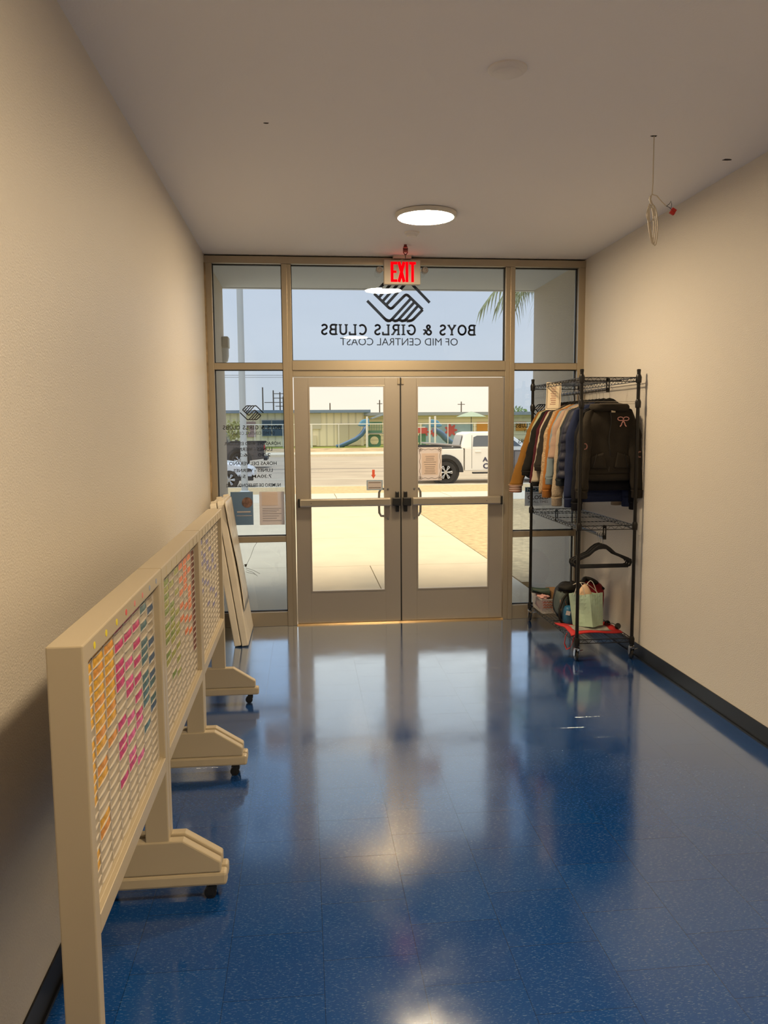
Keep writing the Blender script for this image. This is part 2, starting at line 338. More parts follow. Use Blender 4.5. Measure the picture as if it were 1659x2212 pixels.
# doors
def door(n, x0, x1, p0, p1, side):   # side: -1 left leaf (free edge at right), +1 right leaf
    d = empty('door_%d' % n, ((x0+x1)/2, 0, 0), kind='structure')
    a, b, c, e = p0, p1, .285, 2.06
    lf = MB(); lf.box(x0, a, -.03, .015, .014, 2.126).box(b, x1, -.03, .015, .014, 2.126).box(a, b, -.03, .015, .014, c).box(a, b, -.03, .015, e, 2.126)
    lf.build('leaf_frame', M['alu_door'], d, bevel=.0015)
    g = MB(); t = .012
    g.box(a, a+t, -.034, -.012, c, e).box(b-t, b, -.034, -.012, c, e).box(a+t, b-t, -.034, -.012, c, c+t).box(a+t, b-t, -.034, -.012, e-t, e)
    g.build('glazing_bead', M['alu_door'], d, bevel=.001)
    MB().box(a, b, -.008, -.002, c, e).build('pane', M['glass'], d)
    s = side; fx = x1 if s < 0 else x0; hx = x0 if s < 0 else x1
    # push bar
    lo, hi = (hx+.03, fx-.085) if s < 0 else (fx+.085, hx-.03)
    pb = MB().box(lo, hi, -.112, -.07, 1.035, 1.105).build('push_bar', M['bar'], d, bevel=.012, seg=3)
    hxx = lo-.012 if s < 0 else hi-.008
    MB().box(hxx, hxx+.02, -.112, -.07, 1.033, 1.107).build('end_cap', M['black'], pb, bevel=.005)
    e1 = MB().box(hxx+.0, hxx+.02, -.08, -.03, 1.04, 1.10).build('mounting_bracket', M['black'], d, bevel=.003)
    cx = fx-.075 if s < 0 else fx+.003
    bx = fx-.045 if s < 0 else fx+.015
    MB().box(bx, bx+.03, -.075, -.03, .98, 1.155).build('latch_case', M['black'], d, bevel=.006)
    MB().box(min(cx, cx+.072), max(cx, cx+.072), -.115, -.06, 1.035, 1.105).build('latch_head', M['black'], d, bevel=.006)
    MB().lathe([(.003, -.001), (.003, .002)], (lo+.10 if s < 0 else hi-.13, -.113, 1.068), 'y', 12).build('dogging_screw', M['black'], pb)
    # lock cylinder, bolts
    sx_ = b+.022 if s < 0 else a-.022
    for z in (1.175, .92):
        MB().lathe([(.009, -.036), (.009, -.03)], (sx_, 0, z), 'y', 16).lathe([(.004, -.038), (.004, -.036)], (sx_, 0, z), 'y', 10).build('through_bolt', M['steel'], d)
    # pull handle outside, offset over the glass
    px = b-.04 if s < 0 else a+.04; r = .011
    end = b+.02 if s < 0 else a-.02
    q = 1 if s < 0 else -1
    path = [(end, .02, 1.17), (end-q*.01, .06, 1.17), (px+q*.01, .065, 1.168), (px-q*.005, .065, 1.14), (px-q*.008, .065, 1.05), (px-q*.005, .065, .96), (px+q*.01, .065, .932), (end-q*.01, .06, .93), (end, .02, .93)]
    MB().tube(path, r, 10).build('pull_handle', M['steel'], d, smooth=True)
    # coordinator shoes at the top, small screws at the bottom
    MB().box(fx-.02 if s < 0 else fx, fx if s < 0 else fx+.02, -.045, -.03, 2.07, 2.12).build('strike_plate', M['alu'], d)
    return d
door(1, -.905, -.006, -.785, -.135, -1)
door(2, .006, .898, .138, .78, 1)
# astragal strip between the leaves
struct('trim_5', MB().box(-.006, .006, -.026, .01, .014, 2.126), M['dark_alu'])

# ------------------------------------------------------------------ glass lettering
d = empty('window_lettering', (0, .008, 2.43), 'large dark clasped-hands emblem and club name lettered on the transom glass above the doors', 'window lettering')
emblem(-.008, 2.763, .545, .0085, M['decal'], d)
slab('BOYS & GIRLS CLUBS', M['decal'], d, -.005, 2.485, 1.33, .088, .0085, 1)
text('lettering', 'OF MID CENTRAL COAST', M['decal'], d, -.002, 2.398, 1.01, .062, .0085, 1)
lh = [('OF MID CENTRAL COAST', 1.650, .36, .026)]
def hours(cx, lines, label):
    d = empty('window_lettering', (cx, .008, 1.2), label, 'window lettering')
    emblem(cx-.0, 1.835, .20, .0085, M['decal'], d)
    slab('BOYS & GIRLS CLUBS', M['decal'], d, cx, 1.695, .49, .033, .0085, 1)
    text('lettering', 'OF MID CENTRAL COAST', M['decal'], d, cx+.01, 1.650, .36, .026, .0085, 1)
    for s, z, w, h, off in lines: text('lettering', s, M['decal'], d, cx+off, z, w, h, .0085, 1, off=.015)
hours(-1.262, [('HORAS DEL AÑO ESCOLAR', 1.562, .47, .035, .0), ('LUNES - VIERNES', 1.512, .33, .03, 0), ('2:30  -  6:30', 1.465, .30, .028, 0),
               ('HORAS DEL VERANO', 1.392, .40, .03, 0), ('LUNES - VIERNES', 1.334, .33, .028, 0), ('7:30AM - 5:30', 1.283, .31, .028, 0),
               ('NUMERO DE TELEFONO: 8     22', 1.206, .46, .03, 0)], 'dark Spanish opening-hours lettering with small emblem on left side glass')
hours(1.262, [('SCHOOL YEAR HOURS', 1.555, .44, .035, .0), ('MONDAY - FRIDAY', 1.512, .33, .03, 0), ('SUMMER HOURS', 1.392, .36, .03, 0), ('MONDAY - FRIDAY', 1.334, .33, .028, 0)],
      'dark English opening-hours lettering on right side glass behind the garment rack')

# ------------------------------------------------------------------ papers on the glass
def paper_mat(name, c, tr=.55):
    m = bpy.data.materials.new(name); m.use_nodes = True; n = m.node_tree; n.nodes.clear(); o = n.nodes.new('ShaderNodeOutputMaterial'); x = n.nodes.new('ShaderNodeMixShader')
    a = n.nodes.new('ShaderNodeBsdfDiffuse'); b = n.nodes.new('ShaderNodeBsdfTranslucent'); a.inputs[0].default_value = b.inputs[0].default_value = (*c, 1); x.inputs[0].default_value = tr
    n.links.new(a.outputs[0], x.inputs[1]); n.links.new(b.outputs[0], x.inputs[2]); n.links.new(x.outputs[0], o.inputs[0]); return m
def quad(mb, x0, x1, z0, z1, y): return mb.add([(x0, y, z0), (x1, y, z0), (x1, y, z1), (x0, y, z1)], [(0, 1, 2, 3)])
def paper(name, label, cat, x0, x1, z0, z1, y, m, rot=0):
    o = empty(name, ((x0+x1)/2, y, z0), label, cat)
    quad(MB(), x0, x1, z0, z1, y).build('sheet', m, o)
    return o
M['pink'] = paper_mat('pale_pink_paper', (.95, .83, .77), .6); M['cream'] = mat('cream_paper', (.80, .68, .50), .8); M['ink'] = mat('print_ink', (.10, .07, .06), .8)
M['tanp'] = paper_mat('tan_print_reflection', (.88, .76, .66), .6)
p = paper('notice_sheet', 'pale pink notice with scroll border taped on the right door glass', 'notice', .156, .361, 1.243, 1.531, -.0105, M['pink'])
quad(MB(), .186, .328, 1.292, 1.478, -.0118).build('text_reflection_panel', M['tanp'], p)
mb = MB()
for k, (w_, z) in enumerate([(.08, 1.45), (.07, 1.435), (.075, 1.42), (.11, 1.40), (.10, 1.38), (.09, 1.36), (.08, 1.345), (.09, 1.33), (.085, 1.315), (.10, 1.302)]):
    mb.box(.257-w_/2, .257+w_/2, -.0125, -.0122, z, z+.003)
mb.build('printed_lines', M['ink'], p)
mb = MB()
pts = []
for t in range(97):
    u = t/96*4; s_ = int(u) % 4; f = u-int(u); wv = .004*math.sin(f*pi*6)
    x0, x1, z0, z1 = .170, .346, 1.262, 1.512
    pts.append([(x0+(x1-x0)*f, z1+wv), (x1+wv, z1-(z1-z0)*f), (x1-(x1-x0)*f, z0+wv), (x0+wv, z0+(z1-z0)*f)][s_])
stroke(mb, pts, .003, -.0125, False)
for cx, cz in ((.172, 1.51), (.344, 1.51), (.172, 1.264), (.344, 1.264)):
    for q in range(3):
        stroke(mb, arc(cx+.008*math.cos(q*2.1), cz+.008*math.sin(q*2.1), .009, .009, 0, 360, 12), .0025, -.0126, False)
mb.build('scroll_border', M['ink'], p)
p = paper('notice_sheet', 'small blue-edged label on left door glass above the push bar', 'notice', -.296, -.155, 1.165, 1.252, -.0105, mat('label_blue_edge', (.28, .36, .45), .7))
quad(MB(), -.285, -.166, 1.176, 1.241, -.0118).build('text_reflection_panel', M['pink'], p)
MB().box(-.278, -.173, -.0124, -.0121, 1.228, 1.233).box(-.278, -.173, -.0124, -.0121, 1.184, 1.189).build('printed_lines', M['ink'], p)
tag(MB().prism([(-.247, 1.342), (-.224, 1.342), (-.224, 1.298), (-.215, 1.298), (-.2355, 1.264), (-.256, 1.298), (-.247, 1.298)], 'y', -.0115, -.0100).build('arrow_sticker', mat('red_sticker', (.75, .12, .06), .6)),
    'red down-pointing arrow sticker on the left door glass', 'sticker')
p = paper('flyer', 'blue poster with round brown picture taped inside left side glass', 'poster', -1.457, -1.268, .882, 1.167, -.0035, paper_mat('poster_blue', (.20, .30, .42), .5))
MB().lathe([(.045, -.001), (.045, 0)], (-1.318, -.005, 1.075), 'y', 28).build('round_picture', mat('picture_brown', (.16, .09, .07), .6, var=.6, vscale=40), p)
MB().box(-1.405, -1.29, -.0062, -.006, .99, 1.0).box(-1.41, -1.28, -.0062, -.006, .96, .964).build('printed_lines', M['pink'], p)
p = paper('flyer', 'pink letter with lines of writing taped inside left side glass', 'poster', -1.215, -1.003, .879, 1.165, -.0035, M['pink'])
mb = MB()
for k, z in enumerate([1.02, 1.005, .99, .975, .955, .935, .915]):
    mb.box(-1.19, -1.03-.02*(k % 3), -.0062, -.006, z, z+.0025)
mb.build('printed_lines', M['ink'], p)
quad(MB(), -1.195, -1.06, 1.045, 1.16, -.006).build('text_reflection_panel', M['tanp'], p)  # tan rectangle on the letter: a reflection in the glass, painted on as colour
p = paper('safety_sign', 'white NOTICE sign to keep door closed on right side glass', 'sign', 1.105, 1.345, 1.005, 1.172, -.0035, paper_mat('sign_white', (.75, .75, .72), .5))
MB().box(1.11, 1.34, -.0050, -.0048, 1.130, 1.168).build('header_band', mat('sign_blue', (.02, .10, .18), .6), p)
text('lettering', 'NOTICE', mat('sign_white_text', (.75, .78, .78), .6), p, 1.225, 1.136, .20, .027, -.0056)
text('lettering', 'KEEP THIS DOOR', M['ink'], p, 1.225, 1.107, .20, .014, -.0056)
text('lettering', 'CLOSED', M['ink'], p, 1.225, 1.062, .19, .036, -.0056, off=.02)
text('lettering', 'AT ALL TIMES', M['ink'], p, 1.225, 1.03, .18, .020, -.0056)
p = paper('notice_sheet', 'sheet with dark border behind the mustard sleeve on right side glass', 'notice', 1.00, 1.10, 1.21, 1.50, .010, M['pink'])
mb = MB(); stroke(mb, [(1.01, 1.22), (1.09, 1.22), (1.09, 1.49), (1.01, 1.49), (1.01, 1.22)], .004, .0085, False); mb.build('border', M['ink'], p)
# crack in the lower left pane
mb = MB()
cc = (-1.345, .52)
for q in ([(0, 0), (.045, .09), (.075, .17), (.105, .215)], [(0, 0), (-.05, .03), (-.09, .05)], [(0, -.01), (.07, -.035), (.12, -.065)], [(0, -.025), (.06, -.05), (.10, -.085)], [(0, -.045), (.05, -.06), (.085, -.07)]):
    stroke(mb, [(cc[0]+a, cc[1]+b) for a, b in q], .0028, -.001, False)
mb.add([(cc[0]-.012, -.001, cc[1]+.022), (cc[0]+.014, -.001, cc[1]+.024), (cc[0]+.006, -.001, cc[1]-.002), (cc[0]-.004, -.001, cc[1])], [(0, 1, 2, 3)])
tag(mb.build('glass_crack', mat('crack_grey', (.08, .08, .07), .5)), 'branching crack in the lower left side glass near leaning tables', 'crack')

# ------------------------------------------------------------------ ceiling fixtures
def disk_light(x, y, label):
    t = empty('ceiling_light', (x, y, ZC), label, 'ceiling light', 'round flat ceiling lights')
    MB().lathe([(.19, 0), (.204, -.004), (.206, -.022), (.200, -.031), (.187, -.031), (.187, -.012)], (x, y, ZC), seg=64, cap=False).build('trim_ring', M['white'], t, smooth=True)
    em = mat('warm_diffuser', (1, .77, .48), .5, emis=LAMP)
    MB().lathe([(.186, -.012), (.186, -.027), (.15, -.0285), (.0, -.029)], (x, y, ZC), seg=64, cap=False).build('diffuser', em, t, smooth=True)
disk_light(.006, -1.42, 'lit round flat ceiling light with white rim above the double doors')
disk_light(.0, -5.7, 'lit round flat ceiling light over the middle of the hall')
t = empty('ceiling_cover', (.002, -3.568, ZC), 'blank round white cover plate alone on the bare ceiling', 'ceiling cover')
MB().lathe([(.078, 0), (.078, -.006), (.070, -.014), (.060, -.018)], (.002, -3.568, ZC), seg=48).build('rim', M['dim'], t, smooth=True)
MB().lathe([(.058, -.0185), (.054, -.021), (0.001, -.022)], (.002, -3.568, ZC), seg=48).build('plate', M['dim'], t, smooth=True)
t = empty('smoke_detector', (-.016, -.90, ZC), 'small white smoke detector between ceiling light and exit sign', 'smoke detector')
MB().lathe([(.055, 0), (.055, -.012), (.045, -.02)], (-.016, -.90, ZC), seg=32).build('base_ring', M['dim'], t, smooth=True)
MB().lathe([(.04, -.02), (.036, -.035), (.001, -.038)], (-.016, -.90, ZC), seg=32).build('sensor_cap', M['dim'], t, smooth=True)
t = empty('fire_sprinkler', (-.013, -.50, ZC), 'dark red pendent fire sprinkler hanging in front of exit sign', 'sprinkler')
rs = mat('dark_red_sprinkler', (.16, .015, .012), .35, .3)
MB().lathe([(.012, 0), (.012, -.012), (.016, -.014), (.016, -.022)], (-.013, -.50, ZC), seg=16).build('fitting', rs, t)
MB().tube([(-.029, -.5, 3.096), (-.029, -.5, 3.06), (-.018, -.5, 3.045)], .004, 6).tube([(.003, -.5, 3.096), (.003, -.5, 3.06), (-.008, -.5, 3.045)], .004, 6).box(-.03, .004, -.508, -.492, 3.062, 3.092).build('frame_arms', rs, t)
MB().tube([(-.013, -.5, 3.05), (-.013, -.5, 3.01)], .003, 6).lathe([(.008, 0), (.014, -.004)], (-.013, -.5, 3.045), seg=12).build('deflector', M['black'], t)
# exit sign
t = empty('exit_sign', (.01, -.08, 2.886), 'cream EXIT sign with glowing red letters and two lamp heads over doors', 'exit sign')
MB().box(-.1425, .164, -.105, -.055, 2.886, 3.087).build('housing', mat('sign_cream_plastic', (.60, .52, .42), .45), t, bevel=.006)
MB().box(-.065, .085, -.13, -.03, 3.096, 3.12).box(0, .02, -.09, -.06, 3.08, 3.10).build('canopy', mat('canopy_cream', (.60, .48, .40), .45), t, bevel=.003)
mb = MB(); Y = -.1065
z0, z1 = 2.906, 3.069
def rc(a, b, c, d): mb.box(a, b, Y-.001, Y+.001, c, d)
rc(-.086, -.063, z0, z1); rc(-.063, -.031, z0, z0+.021); rc(-.063, -.031, z1-.021, z1); rc(-.063, -.038, 2.979, 2.998)
stroke(mb, [(-.018, z1), (.026, z0)], .025, Y, False); stroke(mb, [(.026, z1), (-.018, z0)], .025, Y, False)
rc(.039, .061, z0, z1); rc(.086, .108, z0, z1-.02); rc(.069, .124, z1-.021, z1)
mb.build('exit_letters', M['red'], t)
for s, x in ((-1, -.180), (1, .203)):
    h = MB().lathe([(.027, .03), (.029, 0), (.025, -.029), (.021, -.031)], (x, -.085, 3.005), 'y', 28).build('lamp_head', mat('lamp_head_grey', (.25, .22, .19), .4), t, smooth=True)
    MB().lathe([(.020, -.032), (.012, -.028), (.001, -.027)], (x, -.085, 3.005), 'y', 20, cap=False).lathe([(.006, -.031), (.001, -.035)], (x+.004, -.085, 3.005), 'y', 10).build('reflector', M['steel'], h, smooth=True)
    MB().box(min(x, x-s*.04), max(x, x-s*.04), -.08, -.065, 2.998, 3.012).build('lamp_arm', M['dim'], t)
# holes
for x, y, r, lb in ((-.976, -2.917, .012, 'small dark hole in the ceiling above the left wall side'), (1.454, -2.60, .024, 'dark ragged hole in the ceiling close to right wall'), (.91, -2.904, .016, 'dark ceiling hole where the loose white cable comes out')):
    mb = MB(); ring = [(x+r*(1+.25*math.sin(3*a+r*300))*math.cos(a), y+.7*r*(1+.2*math.cos(2*a))*math.sin(a), ZC-.0006) for a in [2*pi*k/14 for k in range(14)]]
    mb.add(ring+[(p_[0], p_[1], ZC+.001) for p_ in ring], [tuple(range(14))]+[(i, (i+1) % 14, 14+(i+1) % 14, 14+i) for i in range(14)])
    tag(mb.build('ceiling_hole', mat('hole_dark', (.03, .02, .015), .9)), lb, 'hole')
# dangling cable
t = empty('hanging_cable', (.91, -2.904, ZC), 'coiled white cable hanging from the ceiling with red wire connectors', 'cable')
cw = mat('white_cable', (.62, .54, .42), .45)
MB().tube([(.91, -2.904, ZC), (.912, -2.9, 3.0), (.913, -2.9, 2.9), (.91, -2.9, 2.845), (.903, -2.9, 2.835)], .0028, 8).build('lead', cw, t, smooth=True)
mb = MB()
for dx, w1, zt, zb in ((.0, .018, 2.81, 2.60), (.008, .020, 2.80, 2.595), (-.006, .014, 2.80, 2.605)):
    mb.tube([(.915+dx+w1*math.cos(a)*(1+.3*math.sin(a)), -2.9+.02*math.sin(a), (zt+zb)/2+(zt-zb)/2*math.sin(a)) for a in [2*pi*k/28 for k in range(28)]], .003, 6, closed=True)
mb.tube([(.898+.02*math.cos(a), -2.915, 2.745+.035*math.sin(a)) for a in [2*pi*k/20 for k in range(20)]], .0028, 6, closed=True)
mb.tube([(.903, -2.9, 2.835), (.900, -2.9, 2.82), (.908, -2.9, 2.80)], .006, 6)
mb.build('coil', cw, t, smooth=True)
MB().tube([(.91, -2.9, 2.845), (.935, -2.9, 2.838), (.96, -2.9, 2.812), (.985, -2.9, 2.79)], .0025, 6).build('tail', cw, t, smooth=True)
MB().tube([(.985, -2.9, 2.79), (1.0, -2.9, 2.785), (1.012, -2.9, 2.775)], .0014, 5).tube([(.985, -2.9, 2.79), (1.0, -2.9, 2.80), (1.008, -2.9, 2.815), (1.012, -2.9, 2.80), (1.01, -2.9, 2.78)], .0014, 5).build('bare_wires', M['black'], t)
cr_ = mat('red_connector', (.55, .03, .02), .4)
for c in ((1.024, 2.772), (1.016, 2.758)):
    MB().obox((c[0], -2.9, c[1]), (.011, 0, -.006), (0, .006, 0), (.004, 0, .006)).build('wire_connector', cr_, t, bevel=.001)

# ------------------------------------------------------------------ slotted display boards (left)
XF = -1.335; XBK = -1.418
ORD = ['first', 'second', 'third', 'fourth', 'fifth', 'sixth', 'seventh', 'eighth', 'ninth', 'tenth', 'eleventh', 'twelfth', 'thirteenth', 'fourteenth', 'fifteenth', 'sixteenth', 'seventeenth', 'eighteenth', 'nineteenth', 'twentieth', 'twenty-first', 'twenty-second']
NR, NC = 22, 8
ZT, ZB = 1.17, .545
def board(y0, y1, label):
    t = empty('display_board', ((XF+XBK)/2, y0, 0), label, 'display board', 'slotted display boards on castors')
    s = .042
    MB().prism([(y0, .225), (y0, 1.22), (y1, 1.22), (y1, .225), (y1-s, .225), (y1-s, ZT), (y0+s, ZT), (y0+s, .225)], 'x', XBK, XF).build('frame', M['beige'], t, bevel=.004)
    MB().box(XBK, XF, y0+s, y1-s, .495, ZB).box(XBK+.01, XF-.012, y0+s, y1-s, ZB, ZB+.004).build('bottom_rail', M['beige'], t, bevel=.003)
    MB().box(XBK+.004, XBK+.012, y0+s, y1-s, ZB, ZT).build('back_panel', mat('board_back', (.48, .42, .33), .5), t)
    g = MB(); pf = MB(); W = (y1-y0-2*s); xg = XF-.022
    for c in range(NC+1):
        y = y0+s+W*c/NC; g.box(xg-.03, xg, y-.0018, y+.0018, ZB+.004, ZT-.002)
    ph = (ZT-ZB-.006)/NR
    for r in range(NR):   # each row: a leaning pocket face under a thin bowed lip
        z = ZT-ph*(r+1)
        for c in range(NC):
            a = y0+s+W*c/NC+.002; b = y0+s+W*(c+1)/NC-.002; n = 5
            pf.add([(xg-.003, a, z+.001), (xg-.003, b, z+.001), (xg-.009, b, z+ph), (xg-.009, a, z+ph)], [(0, 1, 2, 3)])
            for i in range(n):
                u0, u1 = i/n, (i+1)/n; e0, e1 = .003*math.sin(pi*u0), .003*math.sin(pi*u1)
                ya, yb = a+(b-a)*u0, a+(b-a)*u1
                g.add([(xg-.006, ya, z), (xg-.006, yb, z), (xg-.001+e1, yb, z+.0005), (xg-.001+e0, ya, z+.0005), (xg-.006, ya, z+.0028), (xg-.006, yb, z+.0028), (xg-.001+e1, yb, z+.0028), (xg-.001+e0, ya, z+.0028)], [(0, 1, 2, 3), (3, 2, 6, 7), (7, 6, 5, 4)])
    # only the lowest comb strip reaches onto the rail
    g.build('pocket_grid', M['grid'], t); pf.build('pocket_faces', mat('tan_pocket_face', (.40, .35, .28), .45), t)
    for yy, sg in ((y0+.026, 1), (y1-.026, -1)):
        xc = (XF+XBK)/2; hx = .243; fy0, fy1 = yy-.02, yy+.02
        ft = MB().prism([(xc-hx+.02, .105), (xc+hx-.02, .105), (xc+hx-.02, .145), (xc+.09, .232), (xc-.09, .232), (xc-hx+.02, .145)], 'y', fy0, fy1).build('foot_panel', M['beige'], t, bevel=.006)
        pl = MB().box(xc-hx if xc-hx > XL+.01 else XL+.012, xc+hx, fy0-.004, fy1+.004, .056, .105).build('foot_plank', M['beige'], t, bevel=.01)
        for cx in (xc-.17, xc+hx-.05):
            ca = MB().box(cx-.012, cx+.012, yy-.012, yy+.012, .034, .056).box(cx-.02, cx-.0, yy-.014, yy-.011, .015, .05).box(cx-.02, cx-.0, yy+.011, yy+.014, .015, .05).build('castor', M['black'], t)
            MB().lathe([(.010, -.010), (.022, -.009), (.022, .009), (.010, .010)], (cx-.012, yy, .022), 'y', 20).build('wheel', M['black'], ca, smooth=True)
    return t
boards = [(-5.0, -4.002, 'nearest cream slotted display board on castors holding yellow, magenta and teal cards'),
          (-3.996, -2.97, 'middle cream slotted display board on castors holding green and orange cards'),
          (-2.964, -1.93, 'farthest cream slotted display board on castors holding a few purple cards')]
for a, b, l in boards: board(a, b, l)
# colour dots and tick labels on the top rails
dots = [((.85, .72, .02), 3, 'yellow'), ((.80, .10, .12), 1, 'red'), ((.75, .25, .25), 2, 'pink'), ((.30, .38, .55), 2, 'blue')]
W = .914; k = 0
for col, n, nm in dots:
    for j in range(n):
        y = -4.958+W*(k+.5)/NC; k += 1
        mb = MB(); mb.lathe([(.009, 0), (.009, .0008)], (XF, y, 1.194), 'x', 20)
        tag(mb.build('dot_sticker', mat('dot_'+nm, col, .5)), 'round %s dot sticker above the %s column of the nearest board' % (nm, ORD[k-1]), 'sticker', 'dot stickers on the top rail')
for bi, (a, b, l) in enumerate(boards[1:]):
    for c in range(8):
        y = a+.042+(b-a-.084)*(c+.5)/8
        tag(MB().box(XF, XF+.0008, y-.003, y+.003, 1.178, 1.210).build('tick_label', mat('tick_pale' if bi == 0 and c < 6 else 'tick_dark', (.62, .55, .35) if bi == 0 and c < 6 else (.32, .25, .16), .6)),
            'narrow label strip above the %s column of the %s board' % (ORD[c], ['middle', 'farthest'][bi]), 'label strip', 'column label strips')
# cards
def card_mesh(nm, col):
    m = mat('glossy_'+nm+'_card', col, .35, var=.5, vscale=45, coat=.05)
    mb = MB(); w = .047; h = .0262
    def fn(u, v, o=0): return (.0025*math.sin(pi*u)*math.sin(pi*v)-.004*v+.0010*math.sin(11*u+7*v)-o, (u-.5)*2*w, v*h*(1-.10*abs(math.sin(2.3*u+.4))))
    grid_fn(mb, lambda u, v: fn(u, v), 8, 3); grid_fn(mb, lambda u, v: fn(u, v, .0012), 8, 3)
    me = bpy.data.meshes.new(nm+'_card'); me.from_pydata(mb.v, [], mb.f); me.materials.append(m); me.polygons.foreach_set('use_smooth', [True]*len(me.polygons)); return me
cm = {n: card_mesh(n, c) for n, c in (('yellow', (.62, .33, .01)), ('amber', (.60, .25, .02)), ('magenta', (.50, .02, .16)), ('pink', (.62, .08, .28)), ('teal', (.04, .13, .17)), ('blue', (.03, .09, .20)),
                                       ('green', (.16, .24, .03)), ('olive', (.28, .30, .05)), ('orange', (.68, .13, .02)), ('maroon', (.13, .02, .02)), ('purple', (.14, .13, .32)))}
def fill(bi, col, rows, choices):
    a, b, l = boards[bi]; W = b-a-.084; ph = (ZT-ZB-.006)/NR
    for r in rows:
        if r >= NR: continue
        nm = choices[(r*7+col*3) % len(choices)]
        o = bpy.data.objects.new('slot_card', cm[nm]); C.objects.link(o)
        y = a+.042+W*(col+.5)/NC; z = ZT-ph*(r+1)+.0015
        o.location = (XF-.0235, y, z); o.scale = (1, W/NC*.93/.094, 1+.05*random.random())
        tag(o, '%s card in the %s slot down, %s column of the %s board' % (nm, ORD[r], ORD[col], ['nearest', 'middle', 'farthest'][bi]), 'card', 'coloured cards in the display board slots')
R_ = lambda *a: list(range(*a))
fill(0, 0, R_(0, 7)+R_(8, 14)+[18, 19], ['yellow']); fill(0, 1, R_(0, 10)+[11, 12, 16, 17], ['yellow', 'yellow', 'amber']); fill(0, 2, R_(0, 9)+[10], ['yellow', 'amber', 'yellow'])
fill(0, 3, [0, 2, 4, 5, 6, 10, 12, 13, 16], ['magenta']); fill(0, 4, [0, 2, 5, 7, 8, 11, 13, 15, 16], ['magenta', 'pink']); fill(0, 5, [0, 2, 4, 6, 8, 10, 12, 13, 17], ['pink', 'magenta'])
fill(0, 6, [0, 1, 3, 5, 6, 7, 9, 10, 11, 12, 15], ['teal']); fill(0, 7, [2, 6, 8, 10, 11, 13, 14], ['teal', 'blue'])
fill(1, 0, [0, 1, 6, 9], ['green']); fill(1, 1, [0, 1, 2, 3, 4, 5, 7, 8, 9, 11, 12], ['green', 'olive']); fill(1, 2, [0, 2, 5, 6, 7, 8, 9, 10, 12, 15], ['olive', 'green']); fill(1, 3, [1, 4, 7, 9, 10, 12, 14, 16], ['olive'])
fill(1, 4, [0, 1, 3, 5, 7, 9], ['orange']); fill(1, 5, [0, 1, 2, 3, 4, 5, 8, 10, 12], ['orange']); fill(1, 6, [0, 1, 3, 6, 7, 8, 9, 11, 13], ['orange']); fill(1, 7, R_(1, 18, 1), ['maroon'])
for c, rows in ((1, [1, 3, 5, 8, 10]), (2, [0, 4, 5, 9]), (3, [0, 2, 6, 7, 10, 14]), (4, [4, 8, 12]), (5, [6, 7, 13, 16]), (6, [9, 15])): fill(2, c, rows, ['purple'])

# ------------------------------------------------------------------ folded tables leaning on the left wall
def leaning_table(xo, label, zt):
    # profile sheared from floor contact toward the wall; local frame built upright then tilted
    t = empty('folding_table', (xo, -.37, 0), label, 'folding table')
    th = .052; H = zt; w0, w1 = -.305, .305
    for k in range(1):
        x1 = -k*.035; x0 = x1-th; r = .05
        pts = [(w0, .012), (w1-.01, .012), (w1, .02), (w1, H-r)]+[(w1-r+r*math.cos(a), H-r+r*math.sin(a)) for a in (pi/8, pi/4, 3*pi/8, pi/2)]+[(w0+r-r*math.sin(a), H-r+r*math.cos(a)) for a in (0, pi/8, pi/4, 3*pi/8, pi/2)]+[(w0, .02)]
        mb = MB().prism(pts, 'x', x0, x1)
        mb.v = [(xo+v[0], -.37+v[1], v[2]) for v in mb.v]
        lf = mb.build('table_leaf', M['table'], t, bevel=.008)
    mb = MB()
    for yy in (-.2, .2): mb.box(xo-.05, xo-.002, -.37+yy-.02, -.37+yy+.02, H-.004, H+.012)
    mb.build('hinge', M['table'], t, bevel=.004)
    t.rotation_euler = (0, -math.atan2(.165, 1.15), 0)
    return t
a1 = leaning_table(-1.285, 'front white plastic folding table leaning on the left wall by the glass', 1.165)
leaning_table(-1.343, 'rear white plastic folding table wedged between front table and left wall', 1.145)
# moulded feet / handle recess on the front one: crumpled plastic sheet over it
mb = MB()
def sh(u, v):
    z = .28+.86*v; y = -.64+.50*u+.05*math.sin(5*v)*(1-u); 
    return (-1.279-.1435*z+.003+.003*abs(math.sin(7*u+4*v))+(.003*(1-u)*(1-v)), y, z)
grid_fn(mb, sh, 10, 16)
tag(mb.build('plastic_sheet', mat('worn_film', (.66, .60, .50), .35, var=.22, vscale=14), smooth=True, solid=.002), 'creased greyish cover film hanging over the front leaning table', 'sheet')

